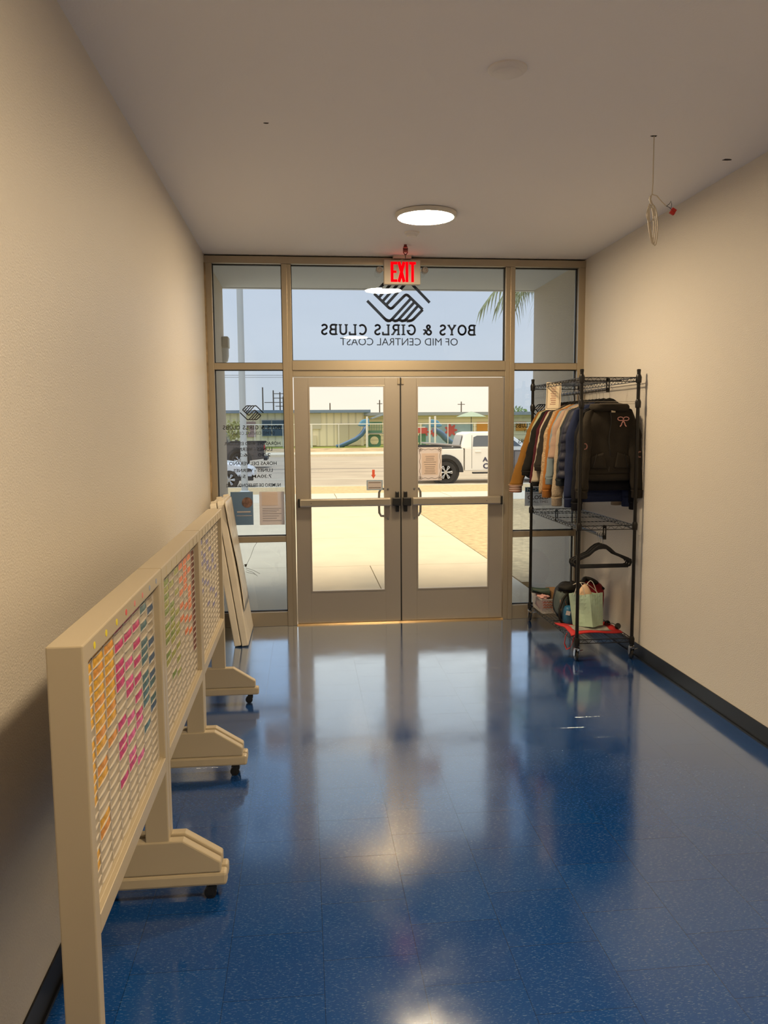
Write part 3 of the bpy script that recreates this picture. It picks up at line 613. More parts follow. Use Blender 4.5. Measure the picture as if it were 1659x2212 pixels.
# ------------------------------------------------------------------ garment rack (right)
PX0, PX1, PY0, PY1 = 1.125, 1.54, -1.345, -.14
rk = empty('garment_rack', ((PX0+PX1)/2, (PY0+PY1)/2, 0), 'tall black wire shelving rack on castors full of coats by right wall', 'rack')
for x in (PX0, PX1):
    for y in (PY0, PY1):
        po = MB().lathe([(.0125, .10), (.0125, 2.085), (.014, 2.086), (.014, 2.10), (.010, 2.103)], (x, y, 0), seg=16).build('post', M['rack'], rk, smooth=True)
        mb = MB()
        for z in (.14, .985, 1.86, 2.035): mb.lathe([(.0145, -.03), (.019, -.028), (.021, .012), (.0145, .03)], (x, y, z), seg=16)
        mb.build('collar', M['rack'], po, smooth=True)
        ca = MB().lathe([(.011, .112), (.011, .10), (.020, .098), (.020, .090), (.012, .086)], (x, y, 0), seg=16).prism([(y-.016, .09), (y+.016, .09), (y+.022, .045), (y+.004, .03), (y-.008, .045)], 'x', x-.017, x-.014).prism([(y-.016, .09), (y+.016, .09), (y+.022, .045), (y+.004, .03), (y-.008, .045)], 'x', x+.014, x+.017).build('castor', M['steel'], rk)
        MB().lathe([(.012, -.011), (.030, -.010), (.036, -.006), (.036, .006), (.030, .010), (.012, .011)], (x, y+.008, .037), 'x', 28).build('wheel', M['black'], ca, smooth=True)
        MB().obox((x+.03, y-.005, .075), (.016, 0, .004), (0, .008, 0), (0, 0, .0015)).build('brake_lever', M['steel'], ca)
def wire_shelf(z, name='wire_shelf'):
    mb = MB(); r = .0032
    xs, ys = (PX0, PX1), (PY0, PY1)
    for dz in (0, -.028):
        for x in xs: mb.tube([(x, PY0, z+dz), (x, PY1, z+dz)], r, 6)
        for y in ys: mb.tube([(PX0, y, z+dz), (PX1, y, z+dz)], r, 6)
    for x in xs:
        n = 36; mb.tube([(x, PY0+(PY1-PY0)*i/n, z-(.028 if i % 2 else 0)) for i in range(n+1)], .002, 5)
    for y in ys:
        n = 14; mb.tube([(PX0+(PX1-PX0)*i/n, y, z-(.028 if i % 2 else 0)) for i in range(n+1)], .002, 5)
    for i in range(1, 14): x = PX0+(PX1-PX0)*i/14; mb.tube([(x, PY0, z), (x, PY1, z)], .0016, 5)
    for i in range(1, 4): y = PY0+(PY1-PY0)*i/4; mb.tube([(PX0, y, z-.006), (PX1, y, z-.006)], .0026, 5)
    return mb.build(name, M['rack'], rk, smooth=True)
wire_shelf(2.045); wire_shelf(.99); wire_shelf(.155)
MB().tube([(PX0, PY0, 1.875), (PX1, PY0, 1.875)], .0016, 5).tube([(PX0, PY0, 1.86), (PX1, PY0, 1.86)], .0016, 5).tube([(PX0, PY1, 1.86), (PX1, PY1, 1.86)], .0016, 5).build('end_wire', mat('clear_cord', (.35, .30, .24), .3), rk)
XRD = 1.335
for z, zs in ((1.965, 2.04), (.905, .985)):
    MB().tube([(XRD, PY0+.06, z), (XRD, PY1-.06, z)], .0115, 14).build('hanging_bar', M['rack'] if z > 1 else mat('grey_bar', (.10, .09, .08), .3, .8), rk, smooth=True)
    for y in (PY0+.05, PY1-.05):
        MB().box(XRD-.013, XRD-.004, y-.0035, y+.0035, z-.01, zs).box(XRD+.004, XRD+.013, y-.0035, y+.0035, z-.01, zs).box(XRD-.013, XRD+.013, y-.0035, y+.0035, zs-.02, zs+.004).box(XRD-.013, XRD+.013, y-.0035, y+.0035, z-.022, z+.005).build('bar_bracket', M['rack'], rk, bevel=.001)
# sign taped on the top shelf
p = empty('rack_sign', (1.12, -.52, 1.82), 'cream paper sign with scroll border taped to rack top shelf edge', 'sign')
def sgn(u, v, o=0): return (1.112+.008*math.sin(v*2)+.115*u, -.545-.02*u+o, 1.835+.22*v)
mb = MB(); grid_fn(mb, lambda u, v: sgn(u, v), 3, 6); grid_fn(mb, lambda u, v: sgn(u, v, .001), 3, 6); mb.build('sheet', M['cream'], p, smooth=True)
mb = MB()
for k in range(11):
    v = .85-.065*k; a, b = .5-.16-.1*((k*5) % 3)/3, .5+.16+.1*((k*3) % 3)/3
    A = sgn(a, v, -.0012); B = sgn(b, v, -.0012); Cc = sgn(b, v+.018, -.0012); D = sgn(a, v+.018, -.0012); mb.add([A, B, Cc, D], [(0, 1, 2, 3)])
mb.build('printed_lines', mat('red_ink', (.35, .12, .08), .8), p)
mb = MB()
for (a, b, c, d_) in ((.06, .94, .05, .06), (.06, .94, .94, .95), (.06, .09, .05, .95), (.91, .94, .05, .95)):
    mb.add([sgn(a, c, -.0012), sgn(b, c, -.0012), sgn(b, d_, -.0012), sgn(a, d_, -.0012)], [(0, 1, 2, 3)])
mb.build('border', M['ink'], p)

# hangers
hm = mat('black_velvet_hanger', (.008, .008, .009), .8)
def hanger(name, x, y, z, label, group, w=.215, bar=True, drop=.20):
    """z: bar height; hook over the bar"""
    t = empty(name, (x, y, z), label, 'hanger', group)
    hk = [(x+.017*math.cos(a), y, z+.006+.017*math.sin(a)) for a in [math.radians(q) for q in (-40, 0, 40, 80, 120, 160, 200, 235)]]
    hk += [(x, y, z-.03), (x, y, z-.065)]
    MB().tube(hk, .0018, 6).build('hook', M['steel'], t, smooth=True)
    mb = MB()
    pts = []
    for s in (-1, 1):
        pr = [(0, -.060), (.03, -.068), (.06, -.088), (.10, -.125), (w*.75, -.150), (w-.015, -.166), (w, -.175)]
        lo = [(0, -.095), (.03, -.098), (.06, -.112), (.10, -.146), (w*.75, -.172), (w-.02, -.190), (w-.01, -.205)]
        vs = []
        for (a, b), (c, d_) in zip(pr, lo):
            for yy in (-.004, .004): vs += [(x+s*a, y+yy, z+b), (x+s*c, y+yy, z+d_)]
        fs = []
        for i in range(len(pr)-1):
            k = 4*i; fs += [(k, k+1, k+5, k+4), (k+2, k+6, k+7, k+3), (k, k+4, k+6, k+2), (k+1, k+3, k+7, k+5)]
        mb.add(vs, fs)
        if bar: mb.tube([(x+s*w, y, z-.175), (x+s*(w+.004), y, z-.20), (x+s*(w-.006), y, z-.222), (x+s*(w-.03), y, z-.228)], .006, 8)
    if bar: mb.box(x-w+.02, x+w-.02, y-.004, y+.004, z-.236, z-.222)
    mb.build('hanger_body', hm, t, bevel=.0015)
    return t
def wob(x, y, z, a, ph=0): return a*(math.sin(17*x+9*z+ph)+.6*math.sin(31*z-13*x+ph*2)+.4*math.sin(47*x+21*z))
def sleeve(mb, x, y, z, s, L, lean, r0=.062, r1=.042, fwd=-.03, ph=0, sh=.185, cy=.8, puff=0):
    rg = []; n = 64 if puff else 20
    for i in range(n+1):
        t = i/n
        px = x+s*(sh-.03+.035*min(1, t*5)+lean*t**1.1); py = y+fwd*t; pz = z-.045-.03*min(1, t*4)-L*t
        rr = (r0*(.55+.45*min(1, t*4)))*(1-t)+r1*t
        rr *= 1+.05*math.sin(20*t+ph)+.04*math.sin(47*t+ph)
        if puff: rr *= 1-puff*.6+puff*abs(math.sin(t*L*pi/.07))
        rg.append([(px+rr*math.cos(a)*.9, py+rr*cy*math.sin(a)*(1+.1*math.sin(3*a+6*t+ph)), pz+rr*.35*math.cos(a)*s*(1-t)*-1) for a in [2*pi*k/16 for k in range(16)]])
    mb.rings(rg, True, False); c = rg[-1]
    return (sum(p[0] for p in c)/16, sum(p[1] for p in c)/16, sum(p[2] for p in c)/16, r1)
def body(mb, x, y, z, L, hw=.205, th=.05, ph=0, puff=0, flare=.0, capend=False):
    rg = []; n = 70 if puff else 26
    for i in range(n+1):
        t = i/n; zz = t*L
        sh_ = .055+(hw-.055)*min(1, (zz/.085))**.8
        w = sh_+flare*t; tt = th*(.45+.55*min(1, zz/.12))
        if puff: tt *= 1+puff*abs(math.sin(zz*pi/.075)); w *= 1+.25*puff*abs(math.sin(zz*pi/.075))
        ring = []
        for k in range(32):
            a = 2*pi*k/32; ca, sa = math.cos(a), math.sin(a)
            ex = math.copysign(abs(ca)**.75, ca); ey = math.copysign(abs(sa)**.8, sa)
            px = x+w*ex; ring.append((px, y+tt*ey+wob(px, y, zz, .005*min(1, t*3), ph), z-zz))
        rg.append(ring)
    mb.rings(rg, True, capend); return rg
def garment(name, label, cat, y, m, L, SL, lean=.06, x=XRD, z=1.875, cuff=None, hem=None, th=.028, hw=.20, r0=.06, r1=.042, puff=0, seed=0, group=None, sleeves=True, cy_=.6, hood=False, cuffm=None, fwd=-.025, sm=None):
    t = empty(name, (x, y, z), label, cat, group)
    b = MB(); rg = body(b, x, y, z, L, hw, th, seed, puff); bo = b.build('body', m, t, smooth=True, solid=.004)
    if hem:
        r = [[(x+(p[0]-x)*.97, y+(p[1]-y)*.92, p[2]) for p in rg[-1]], [(x+(p[0]-x)*1.0, y+(p[1]-y)*1.0, p[2]-.012) for p in rg[-1]], [(x+(p[0]-x)*.96, y+(p[1]-y)*.9, p[2]-hem) for p in rg[-1]]]
        MB().rings(r, False, False).build('hem_band', cuffm or m, t, smooth=True, solid=.004)
    if sleeves:
        for s in (-1, 1):
            mb = MB(); ln_ = lean if s < 0 else min(lean, .03)
            cx, cy, cz, r = sleeve(mb, x, y, z, s, SL, ln_, r0, r1, fwd, seed+s, hw-.015, cy_, .16 if puff else 0)
            so_ = mb.build('sleeve', sm or m, t, smooth=True, solid=.003)
            if cuff:
                MB().lathe([(r*.92, .008), (r*.80, -.004), (r*.80, -cuff+.004), (r*.74, -cuff)], (cx, cy, cz), seg=20, cap=False).build('cuff', cuffm or m, so_, smooth=True, solid=.003)
                if cuffm and cuffm.name.startswith('striped'): pass
    if hood:
        mb = MB()
        def hf(u, v):
            a = (u-.5)*pi*1.15; q = math.sin(pi*min(1, v*.9+.1))
            return (x+.125*math.sin(a)*(.75+.25*v), y+.015+.055*math.cos(a)*(1-.3*v)-.03*v, z+.0+.055*math.cos(a)*v*.7-.045*(1-v)+.01*math.sin(6*a))
        grid_fn(mb, hf, 18, 8); mb.build('hood', m, t, smooth=True, solid=.006)
    return t, bo
def fab(n, c, **k):
    k.setdefault('rough', .9); k.setdefault('bump', .25); k.setdefault('bscale', 220); k.setdefault('sheen', .1 if max(c) > .15 else 0); k.setdefault('spec', .25); return mat(n, c, **k)
def striped_mat():
    m = bpy.data.materials.new('striped_rib'); m.use_nodes = True; n = m.node_tree; b = n.nodes['Principled BSDF']
    t = n.nodes.new('ShaderNodeTexCoord'); s = n.nodes.new('ShaderNodeSeparateXYZ'); n.links.new(t.outputs['Object'], s.inputs[0])
    q = n.nodes.new('ShaderNodeMath'); q.operation = 'MULTIPLY'; q.inputs[1].default_value = 62; n.links.new(s.outputs['Z'], q.inputs[0])
    f = n.nodes.new('ShaderNodeMath'); f.operation = 'FRACT'; n.links.new(q.outputs[0], f.inputs[0])
    g = n.nodes.new('ShaderNodeMath'); g.operation = 'GREATER_THAN'; g.inputs[1].default_value = .5; n.links.new(f.outputs[0], g.inputs[0])
    x = n.nodes.new('ShaderNodeMix'); x.data_type = 'RGBA'; x.inputs[6].default_value = (.20, .07, .03, 1); x.inputs[7].default_value = (.62, .48, .42, 1)
    n.links.new(g.outputs[0], x.inputs[0]); n.links.new(x.outputs[2], b.inputs['Base Color']); b.inputs['Roughness'].default_value = .9; return m
striped = striped_mat()
H = 'hangers on the upper rack bar'
specs = [
 # y, name, label, mat, L, SL, lean, opts
 (-.19, 'varsity_jacket', 'mustard varsity jacket with striped cuffs, last on the rack beside the glass', fab('mustard_wool', (.24, .11, .018)), .50, .60, .175, dict(cuff=.055, cuffm=striped, hem=.06, r0=.055, r1=.066, fwd=.0)),
 (-.27, 'light_jacket', 'pale sage green jacket hanging in front of the mustard varsity jacket', fab('sage_cotton', (.36, .38, .24)), .55, .46, .10, dict(r1=.035, cuff=.03)),
 (-.35, 'fleece_jacket', 'black fleece jacket hanging beside the pale sage green jacket', fab('black_fleece', (.010, .009, .008)), .60, .47, .13, dict(r0=.07, r1=.052, cuff=.03)),
 (-.42, 'hooded_jacket', 'burgundy jacket mostly hidden behind the black fleece jacket', fab('burgundy_cloth', (.06, .008, .014)), .60, .56, .10, dict(r1=.035)),
 (-.50, 'sports_jacket', 'off-white sports jacket with black edging on the cuffs, left rack row', fab('offwhite_nylon', (.42, .36, .28)), .60, .55, .10, dict(cuff=.03, r1=.04, cuffm=fab('black_rib', (.01, .01, .01)))),
 (-.57, 'charcoal_jacket', 'charcoal jacket with short wide sleeves hanging on the rack', fab('charcoal_cloth', (.022, .019, .016)), .56, .42, .085, dict(r0=.065, r1=.055, cuff=.03)),
 (-.64, 'sherpa_coat', 'tan sherpa coat with fluffy texture hanging mid rack', fab('tan_sherpa', (.40, .28, .16), bump=1, bscale=110, var=.25, vscale=60), .66, .63, .075, dict(r0=.065, r1=.045)),
 (-.71, 'sweatshirt', 'rust orange sweatshirt with ribbed cuffs hanging mid rack', fab('rust_knit', (.30, .115, .022)), .62, .60, .07, dict(cuff=.055, r1=.046, hem=.05)),
 (-.79, 'denim_shirt', 'light blue-grey denim shirt hanging mid rack beside the rust sweatshirt', fab('pale_denim', (.17, .22, .25)), .62, .50, .075, dict(cuff=.045, r1=.038)),
 (-.86, 'linen_top', 'dusty pinkish beige top with wide half sleeves on the rack', fab('dusty_beige', (.32, .22, .17)), .56, .34, .06, dict(r0=.065, r1=.055)),
 (-.93, 'knit_cardigan', 'oatmeal knit cardigan with the longest light sleeves on the rack', fab('oatmeal_knit', (.34, .27, .19), bump=.6, bscale=160), .66, .64, .06, dict(cuff=.06, r0=.06, r1=.048)),
 (-1.00, 'denim_jacket', 'dark denim jacket with a metal cuff button hanging on the rack', fab('dark_denim', (.022, .028, .034)), .58, .50, .055, dict(cuff=.04, r1=.044)),
 (-1.08, 'puffer_jacket', 'navy quilted puffer jacket hanging behind the front hoodie', fab('navy_nylon', (.012, .014, .030), rough=.5), .60, .48, .05, dict(puff=.22, r0=.075, r1=.060, th=.05)),
 (-1.135, 'sweatshirt', 'long navy sweatshirt hanging between puffer jacket and front hoodie', fab('navy_knit', (.013, .020, .055)), .68, .63, .03, dict(cuff=.06, r1=.048, hem=.05, th=.022)),
]
hangs = []
for i, (y, nm, lb, m, L, SL, lean, op) in enumerate(specs):
    garment(nm, lb, 'jacket' if 'jacket' in lb or 'coat' in lb else 'top', y, m, L, SL, lean, seed=i*1.7, **op)
    hanger('coat_hanger', XRD, y, 1.965, 'black hanger on the upper bar holding the '+lb.split(' hanging')[0].split(', ')[0].split(' with ')[0].split(' mostly')[0], H, w=.17, bar=False)
# slim dark button on the denim cuff, quilting handled by puff rings on sleeves
# front hoodie
hd = fab('olive_black_fleece', (.026, .021, .015))
y = -1.255; xh = 1.365
t, bo = garment('hooded_sweatshirt', 'dark brown zip hoodie with pink bow at the front end of the rack', 'hoodie', y, hd, .50, .55, .035, x=xh, z=1.86, cuff=.05, hem=.05, hw=.185, r0=.065, r1=.05, seed=2.2, hood=False, th=.034, fwd=-.045)
hanger('coat_hanger', xh, y, 1.965, 'black hanger on the upper bar holding the dark brown zip hoodie', H, w=.17, bar=False)
mb = MB()   # collar and hood rolled behind the neck
rg = []
for i in range(25):
    a = -pi*.62+i/24*pi*1.24
    rg.append((xh+.125*math.sin(a), y-.045+.055*(1-math.cos(a))*.9, 1.865-.028*abs(math.sin(a))+.022*(1-math.cos(a))-.018))
mb.tube(rg, [.012+.02*math.sin(pi*i/24)**.5 for i in range(25)], 12); mb.build('hood', hd, t, smooth=True)
MB().tube([(xh-.006+.006*math.sin(k), y-.039-.003*math.sin(k*1.3), 1.80-.042*k) for k in range(11)], .0035, 6).build('zip', M['black'], t)
for s in (-1, 1):
    mb = MB(); grid_fn(mb, lambda u, v: (xh+s*(.03+.115*u+(.02*v*(1-u))), y-.044+.010*u*u-.003, 1.40+.115*v-.03*u*v), 6, 6)
    mb.build('pocket', hd, t, smooth=True, solid=.006)
    MB().tube([(xh+s*(.128-.006*q), y-.047, 1.41+.095*q/4) for q in range(5)], .0025, 6).build('pocket_seam', M['black'], t)
pk = mat('pink_applique', (.90, .46, .40), .8)
MB().box(xh-.002, xh+.028, y-.046, y-.043, 1.800, 1.838).build('neck_label', mat('cream_label', (.6, .52, .38), .8), t)
mb = MB(); bx, bz = xh+.088, 1.740; Y = y-.046
for s in (-1, 1):
    stroke(mb, [(bx, bz)]+[(bx+s*(.021+.021*math.cos(a)), bz+.012+.013*math.sin(a)+.003) for a in [math.radians(q) for q in (200, 160, 120, 80, 40, 0, -40, -80, -120)]]+[(bx, bz)], .0055, Y)
    stroke(mb, [(bx, bz), (bx+s*.010, bz-.015), (bx+s*.014, bz-.03), (bx+s*.024, bz-.04)], .007, Y)
mb.build('pink_bow', pk, t, solid=.002)
ch = [c for c in children(t) if c.name.startswith('sleeve')]
for s, zz, c in ((-1, 1.56, 0), (1, 1.50, 1)):
    sx_ = xh+s*(.185-.015+.005+.028*(1.815-zz)/.55); mb = MB()
    stroke(mb, arc(sx_+s*.012, zz, .014, .020, 60 if s > 0 else -110, 300 if s > 0 else 110, 10), .007, y-.045*(1.815-zz)/.55-.052)
    mb.build('pink_bow', pk, ch[c], solid=.002)
# long black top behind the hoodie
t2, _ = garment('black_sweatshirt', 'long black sweatshirt hanging directly behind the dark brown hoodie', 'top', -1.20, fab('black_knit', (.006, .006, .009)), .64, .66, .03, x=1.375, z=1.875, cuff=.05, th=.018, hw=.20, r0=.055, r1=.048, seed=5, fwd=.0)
hanger('coat_hanger', XRD, -1.215, 1.965, 'black hanger on the upper bar holding the long black sweatshirt', H, w=.17, bar=False)
# empty hangers on the lower bar
for k in range(5):
    hanger('empty_hanger', XRD+.004*(k % 2), -1.27+.022*k, .905, ['frontmost', 'second', 'third', 'fourth', 'rearmost'][k]+' empty black velvet hanger bunched at front of the lower bar', 'empty velvet hangers on the lower bar')

# ------------------------------------------------------------------ things on the bottom shelf (z .158)
ZS = .158
# red tote lying flat
t = empty('tote_bag', (1.32, -1.09, ZS), 'flat red tote bag with grey print lying on bottom shelf, handle drooping', 'bag')
rd = mat('red_tote', (.50, .02, .02), .7)
mb = MB(); grid_fn(mb, lambda u, v: (1.10+.43*u-.02*v+.03*math.sin(3*v)*(1-u), -1.29+.34*v+.10*u*(1-v)*.9, ZS+.014+.012*math.sin(5*u+2*v)+.004*math.sin(13*v)), 14, 8)
mb.build('bag_body', rd, t, smooth=True, solid=.008)
mb = MB(); grid_fn(mb, lambda u, v: (1.16+.30*u, -1.235+.22*v+.06*u*(1-v), ZS+.021+.012*math.sin(5*(.14+.7*u)+2*(.16+.65*v))+.004*math.sin(13*(.16+.65*v))), 10, 5)
mb.build('printed_panel', mat('grey_print', (.30, .29, .26), .7, var=.4, vscale=25), t, smooth=True)
mb = MB()
lp = [(1.10, -1.20, ZS+.012), (1.085, -1.21, ZS-.01), (1.075, -1.22, ZS-.06), (1.085, -1.24, ZS-.10), (1.105, -1.255, ZS-.085), (1.12, -1.27, ZS-.04), (1.125, -1.28, ZS+.0), (1.135, -1.27, ZS+.012)]
vs = []; [vs.extend([(a-.006, b-.014, c), (a+.008, b+.014, c)]) for a, b, c in lp]
mb.add(vs, [(2*i, 2*i+1, 2*i+3, 2*i+2) for i in range(len(lp)-1)]); mb.build('handle', rd, t, smooth=True, solid=.003)
# mint gift bag
t = empty('gift_bag', (1.30, -1.06, ZS+.02), 'mint green paper gift bag standing on the red tote bag', 'bag')
mg = mat('mint_paper', (.42, .56, .43), .6, var=.06)
Z0 = ZS+.03; mb = MB()
b4 = [(1.20, -1.04), (1.325, -1.13), (1.425, -1.075), (1.30, -.985)]; t4 = [(1.168, -1.03), (1.305, -1.10), (1.425, -1.055), (1.29, -.975)]
rg = []
for i in range(9):
    v = i/8; ring = []
    for k in range(4):
        a, b = b4[k], b4[(k+1) % 4]; c, d_ = t4[k], t4[(k+1) % 4]
        for q in range(6):
            u = q/6; pb = (a[0]*(1-u)+b[0]*u, a[1]*(1-u)+b[1]*u); pt = (c[0]*(1-u)+d_[0]*u, c[1]*(1-u)+d_[1]*u)
            n = .010*math.sin(u*pi)*math.sin(6*v+k*2+u*4)
            ring.append((pb[0]*(1-v)+pt[0]*v, pb[1]*(1-v)+pt[1]*v-n, Z0+.245*v+.006*math.sin(8*u+k)*v))
    rg.append(ring)
mb.rings(rg, True, False).build('bag_body', mg, t, solid=.0015)
for pth in ([(1.20, -1.055), (1.275, -1.09)], [(1.30, -.985), (1.39, -1.035)]):
    (a, b), (c, d_) = pth
    MB().tube([(a+(c-a)*i/10, b+(d_-b)*i/10, Z0+.235+.10*math.sin(pi*i/10)) for i in range(11)], .0028, 6).build('handle', mat('paper_cord', (.66, .62, .54), .8), t, smooth=True)
rg = []
for i in range(8):
    v = i/7; r = .06*(1-v)**.7+.008
    rg.append([(1.29+r*math.cos(a)*(1+.15*math.sin(5*a)), -1.04+.5*r*math.sin(a), Z0+.20+.115*v) for a in [2*pi*k/20 for k in range(20)]])
MB().rings(rg).build('tissue_pouch', mat('peach_tissue', (.75, .52, .34), .7), t, smooth=True)
# backpack: dark with grey panels
def blob(c, r, pw=.8, n=20, m_=28, wobm=.03, ph=0, flat=0):
    rg = []
    for i in range(n+1):
        a = -pi/2+pi*i/n; ring = []
        for k in range(m_):
            b = 2*pi*k/m_
            f = lambda v: math.copysign(abs(v)**pw, v)
            s = 1+wobm*math.sin(3*b+4*a+ph)+wobm*.6*math.sin(7*b-5*a+ph)
            z = c[2]+r[2]*f(math.sin(a))*s
            ring.append((c[0]+r[0]*f(math.cos(a))*f(math.cos(b))*s, c[1]+r[1]*f(math.cos(a))*f(math.sin(b))*s, max(z, flat) if flat else z))
        rg.append(ring)
    return MB().rings(rg)
t = empty('backpack', (1.26, -.76, ZS), 'black and grey backpack slumped on bottom shelf behind mint bag', 'backpack')
bkm = fab('black_pack_nylon', (.012, .011, .010), rough=.6)
blob((1.27, -.76, .31), (.125, .115, .155), .7, wobm=.04, flat=ZS+.003).build('pack_body', bkm, t, smooth=True)
blob((1.185, -.80, .31), (.045, .09, .10), .7, wobm=.04, ph=1).build('side_panel', fab('grey_green_panel', (.09, .11, .105)), t, smooth=True)
blob((1.235, -.82, .435), (.085, .06, .035), .9, wobm=.05, ph=2).build('top_flap', bkm, t, smooth=True)
MB().tube([(1.22, -.86, .40), (1.165, -.90, .36), (1.125, -.94, .29), (1.125, -.95, .22), (1.15, -.94, ZS+.02), (1.20, -.93, ZS+.012)], .010, 8).build('shoulder_strap', bkm, t, smooth=True)
MB().tube([(1.16, -.85, .38), (1.15, -.89, .33), (1.15, -.90, .27)], .004, 6).tube([(1.20, -.87, .37), (1.19, -.89, .33), (1.21, -.885, .29)], .004, 6).build('piping', mat('copper_piping', (.30, .14, .08), .6), t)
# red and black pack behind
t = empty('duffel_bag', (1.42, -.66, ZS), 'red bag with black rounded top behind the mint gift bag', 'bag')
blob((1.445, -.72, .315), (.115, .09, .155), .75, wobm=.02, flat=ZS+.003).build('bag_body', fab('red_pack', (.25, .008, .015), rough=.7), t, smooth=True)
mb = MB(); mb.tube([(1.28+.26*i/16, -.76+.03*math.sin(i), .36+.125*math.sin(pi*(i+2)/20)) for i in range(17)], .018, 10); mb.build('black_top_rim', bkm, t, smooth=True)
MB().tube([(1.22+.24*i/16, -.86, .395+.085*math.sin(pi*(i+3)/19)) for i in range(17)], .003, 6).build('white_piping', mat('white_piping', (.65, .6, .52), .6), t, smooth=True)
mb = MB()
for k in range(9): a = k*.7; mb.box(1.365+.035*math.cos(a)-.004, 1.365+.035*math.cos(a)+.004, -.846, -.840, .395+.022*math.sin(a), .403+.022*math.sin(a))
mb.build('white_print', mat('white_piping', (.65, .6, .52), .6), t)
# blue bag
t = empty('shopping_bag', (1.21, -.95, ZS), 'blue shopping bag with white label leaning below the backpack', 'bag')
blob((1.225, -.925, .235), (.062, .045, .078), .55, wobm=.015, flat=ZS+.003).build('bag_body', mat('bright_blue_bag', (.015, .12, .24), .5, var=.2), t, smooth=True)
MB().obox((1.185, -.973, .265), (.016, -.001, -.004), (0, .001, 0), (.004, 0, .016)).build('label_patch', mat('white_label', (.6, .58, .6), .6), t)
# clear storage box with chevrons
t = empty('storage_box', (1.19, -.42, ZS), 'clear plastic box with zigzag print holding clothes at rack back', 'box')
def clear():
    m = bpy.data.materials.new('clear_plastic'); m.use_nodes = True; n = m.node_tree; n.nodes.clear()
    o = n.nodes.new('ShaderNodeOutputMaterial'); x = n.nodes.new('ShaderNodeMixShader'); a = n.nodes.new('ShaderNodeBsdfTransparent'); b = n.nodes.new('ShaderNodeBsdfPrincipled')
    b.inputs['Base Color'].default_value = (.8, .75, .7, 1); b.inputs['Roughness'].default_value = .15; x.inputs[0].default_value = .28
    n.links.new(a.outputs[0], x.inputs[1]); n.links.new(b.outputs[0], x.inputs[2]); n.links.new(x.outputs[0], o.inputs[0]); return m
cl = clear()
x0, x1, y0, y1, z0, z1 = 1.10, 1.30, -.56, -.28, ZS+.004, .285
mb = MB(); mb.rings([[(x0+.012, y0+.012, z0), (x1-.012, y0+.012, z0), (x1-.012, y1-.012, z0), (x0+.012, y1-.012, z0)], [(x0, y0, z1), (x1, y0, z1), (x1, y1, z1), (x0, y1, z1)]], True, False)
mb.build('box_shell', cl, t, solid=.003)
MB().box(x0-.006, x1+.006, y0-.006, y0, z1-.006, z1+.002).box(x0-.006, x0, y0, y1, z1-.006, z1+.002).box(x1, x1+.006, y0, y1, z1-.006, z1+.002).box(x0, x1, y1, y1+.006, z1-.006, z1+.002).build('rim', cl, t)
mb = MB()
for z in (.215, .237, .259): stroke(mb, [(x0+.012+.012*i, z+(.007 if i % 2 else -.003)) for i in range(15)], .0065, y0-.006)
mb.build('zigzag_print', mat('zigzag_orange', (.42, .12, .06), .6), t)
sy = mat('folded_pink_cloth', (.55, .30, .28), .9)
tag(blob((1.15, -.42, .225), (.042, .10, .058), .7, wobm=.06, flat=ZS+.008).build('folded_cloth', mat('magenta_cloth', (.20, .05, .10), .9), smooth=True), 'dark pink folded cloth inside the clear plastic box', 'cloth')
tag(blob((1.145, -.43, .29), (.05, .09, .018), .9, wobm=.12, ph=3).build('folded_cloth', sy, smooth=True), 'pale pink cloth heaped on top of the clear plastic box contents', 'cloth')
tag(MB().box(1.21, 1.288, -.53, -.31, ZS+.008, .335).build('cardboard_box', mat('cardboard', (.26, .14, .05), .9, var=.12), bevel=.002), 'brown cardboard box standing inside the clear plastic box', 'box')
t = empty('shoe', (1.13, -.38, .305), 'dark green shoe with a black sole lying on top of clear box', 'shoe')
gm = mat('dark_green_shoe', (.02, .045, .03), .6)
mb = MB(); rg = []
for i in range(11):
    v = i/10; w = .030+.012*math.sin(pi*v); h = .045+.045*v*v
    rg.append([(1.065+.13*v+0*w, -.40+w*math.cos(a)-.05*v, .335-.02*v+h*.5*math.sin(a)*(1 if math.sin(a) > 0 else .6)) for a in [2*pi*k/16 for k in range(16)]])
mb.rings(rg).build('upper', gm, t, smooth=True)
rg = []
for i in range(9):
    v = i/8; w = .028+.009*math.sin(pi*v); rg.append([(1.060+.14*v, -.40+w*math.cos(a)-.05*v, .318-.02*v+.007*math.sin(a)) for a in [2*pi*k/14 for k in range(14)]])
MB().rings(rg).build('sole', M['black'], t, smooth=True)
MB().tube([(1.12, -.395+.03*math.cos(a)-.02, .33+.02*math.sin(a)) for a in [2*pi*k/12 for k in range(12)]], .004, 6, closed=True).build('strap', mat('grey_strap', (.2, .22, .2), .7), t)
# black sunglasses at the wall side
t = empty('sunglasses', (1.50, -1.08, ZS), 'black round sunglasses lying on the bottom shelf beside the red tote', 'sunglasses')
for (a, b) in ((1.478, -1.03), (1.525, -1.12)):
    MB().lathe([(.001, -.006), (.022, -.005), (.025, 0), (.022, .005), (.001, .006)], (a, b, ZS+.030), 'y', 24, cap=False).build('lens', mat('black_gloss', (.006, .006, .006), .08, coat=1), t, smooth=True)
MB().tube([(1.478, -1.05, ZS+.035), (1.50, -1.07, ZS+.042), (1.52, -1.10, ZS+.035)], .003, 6).build('bridge', M['black'], t)

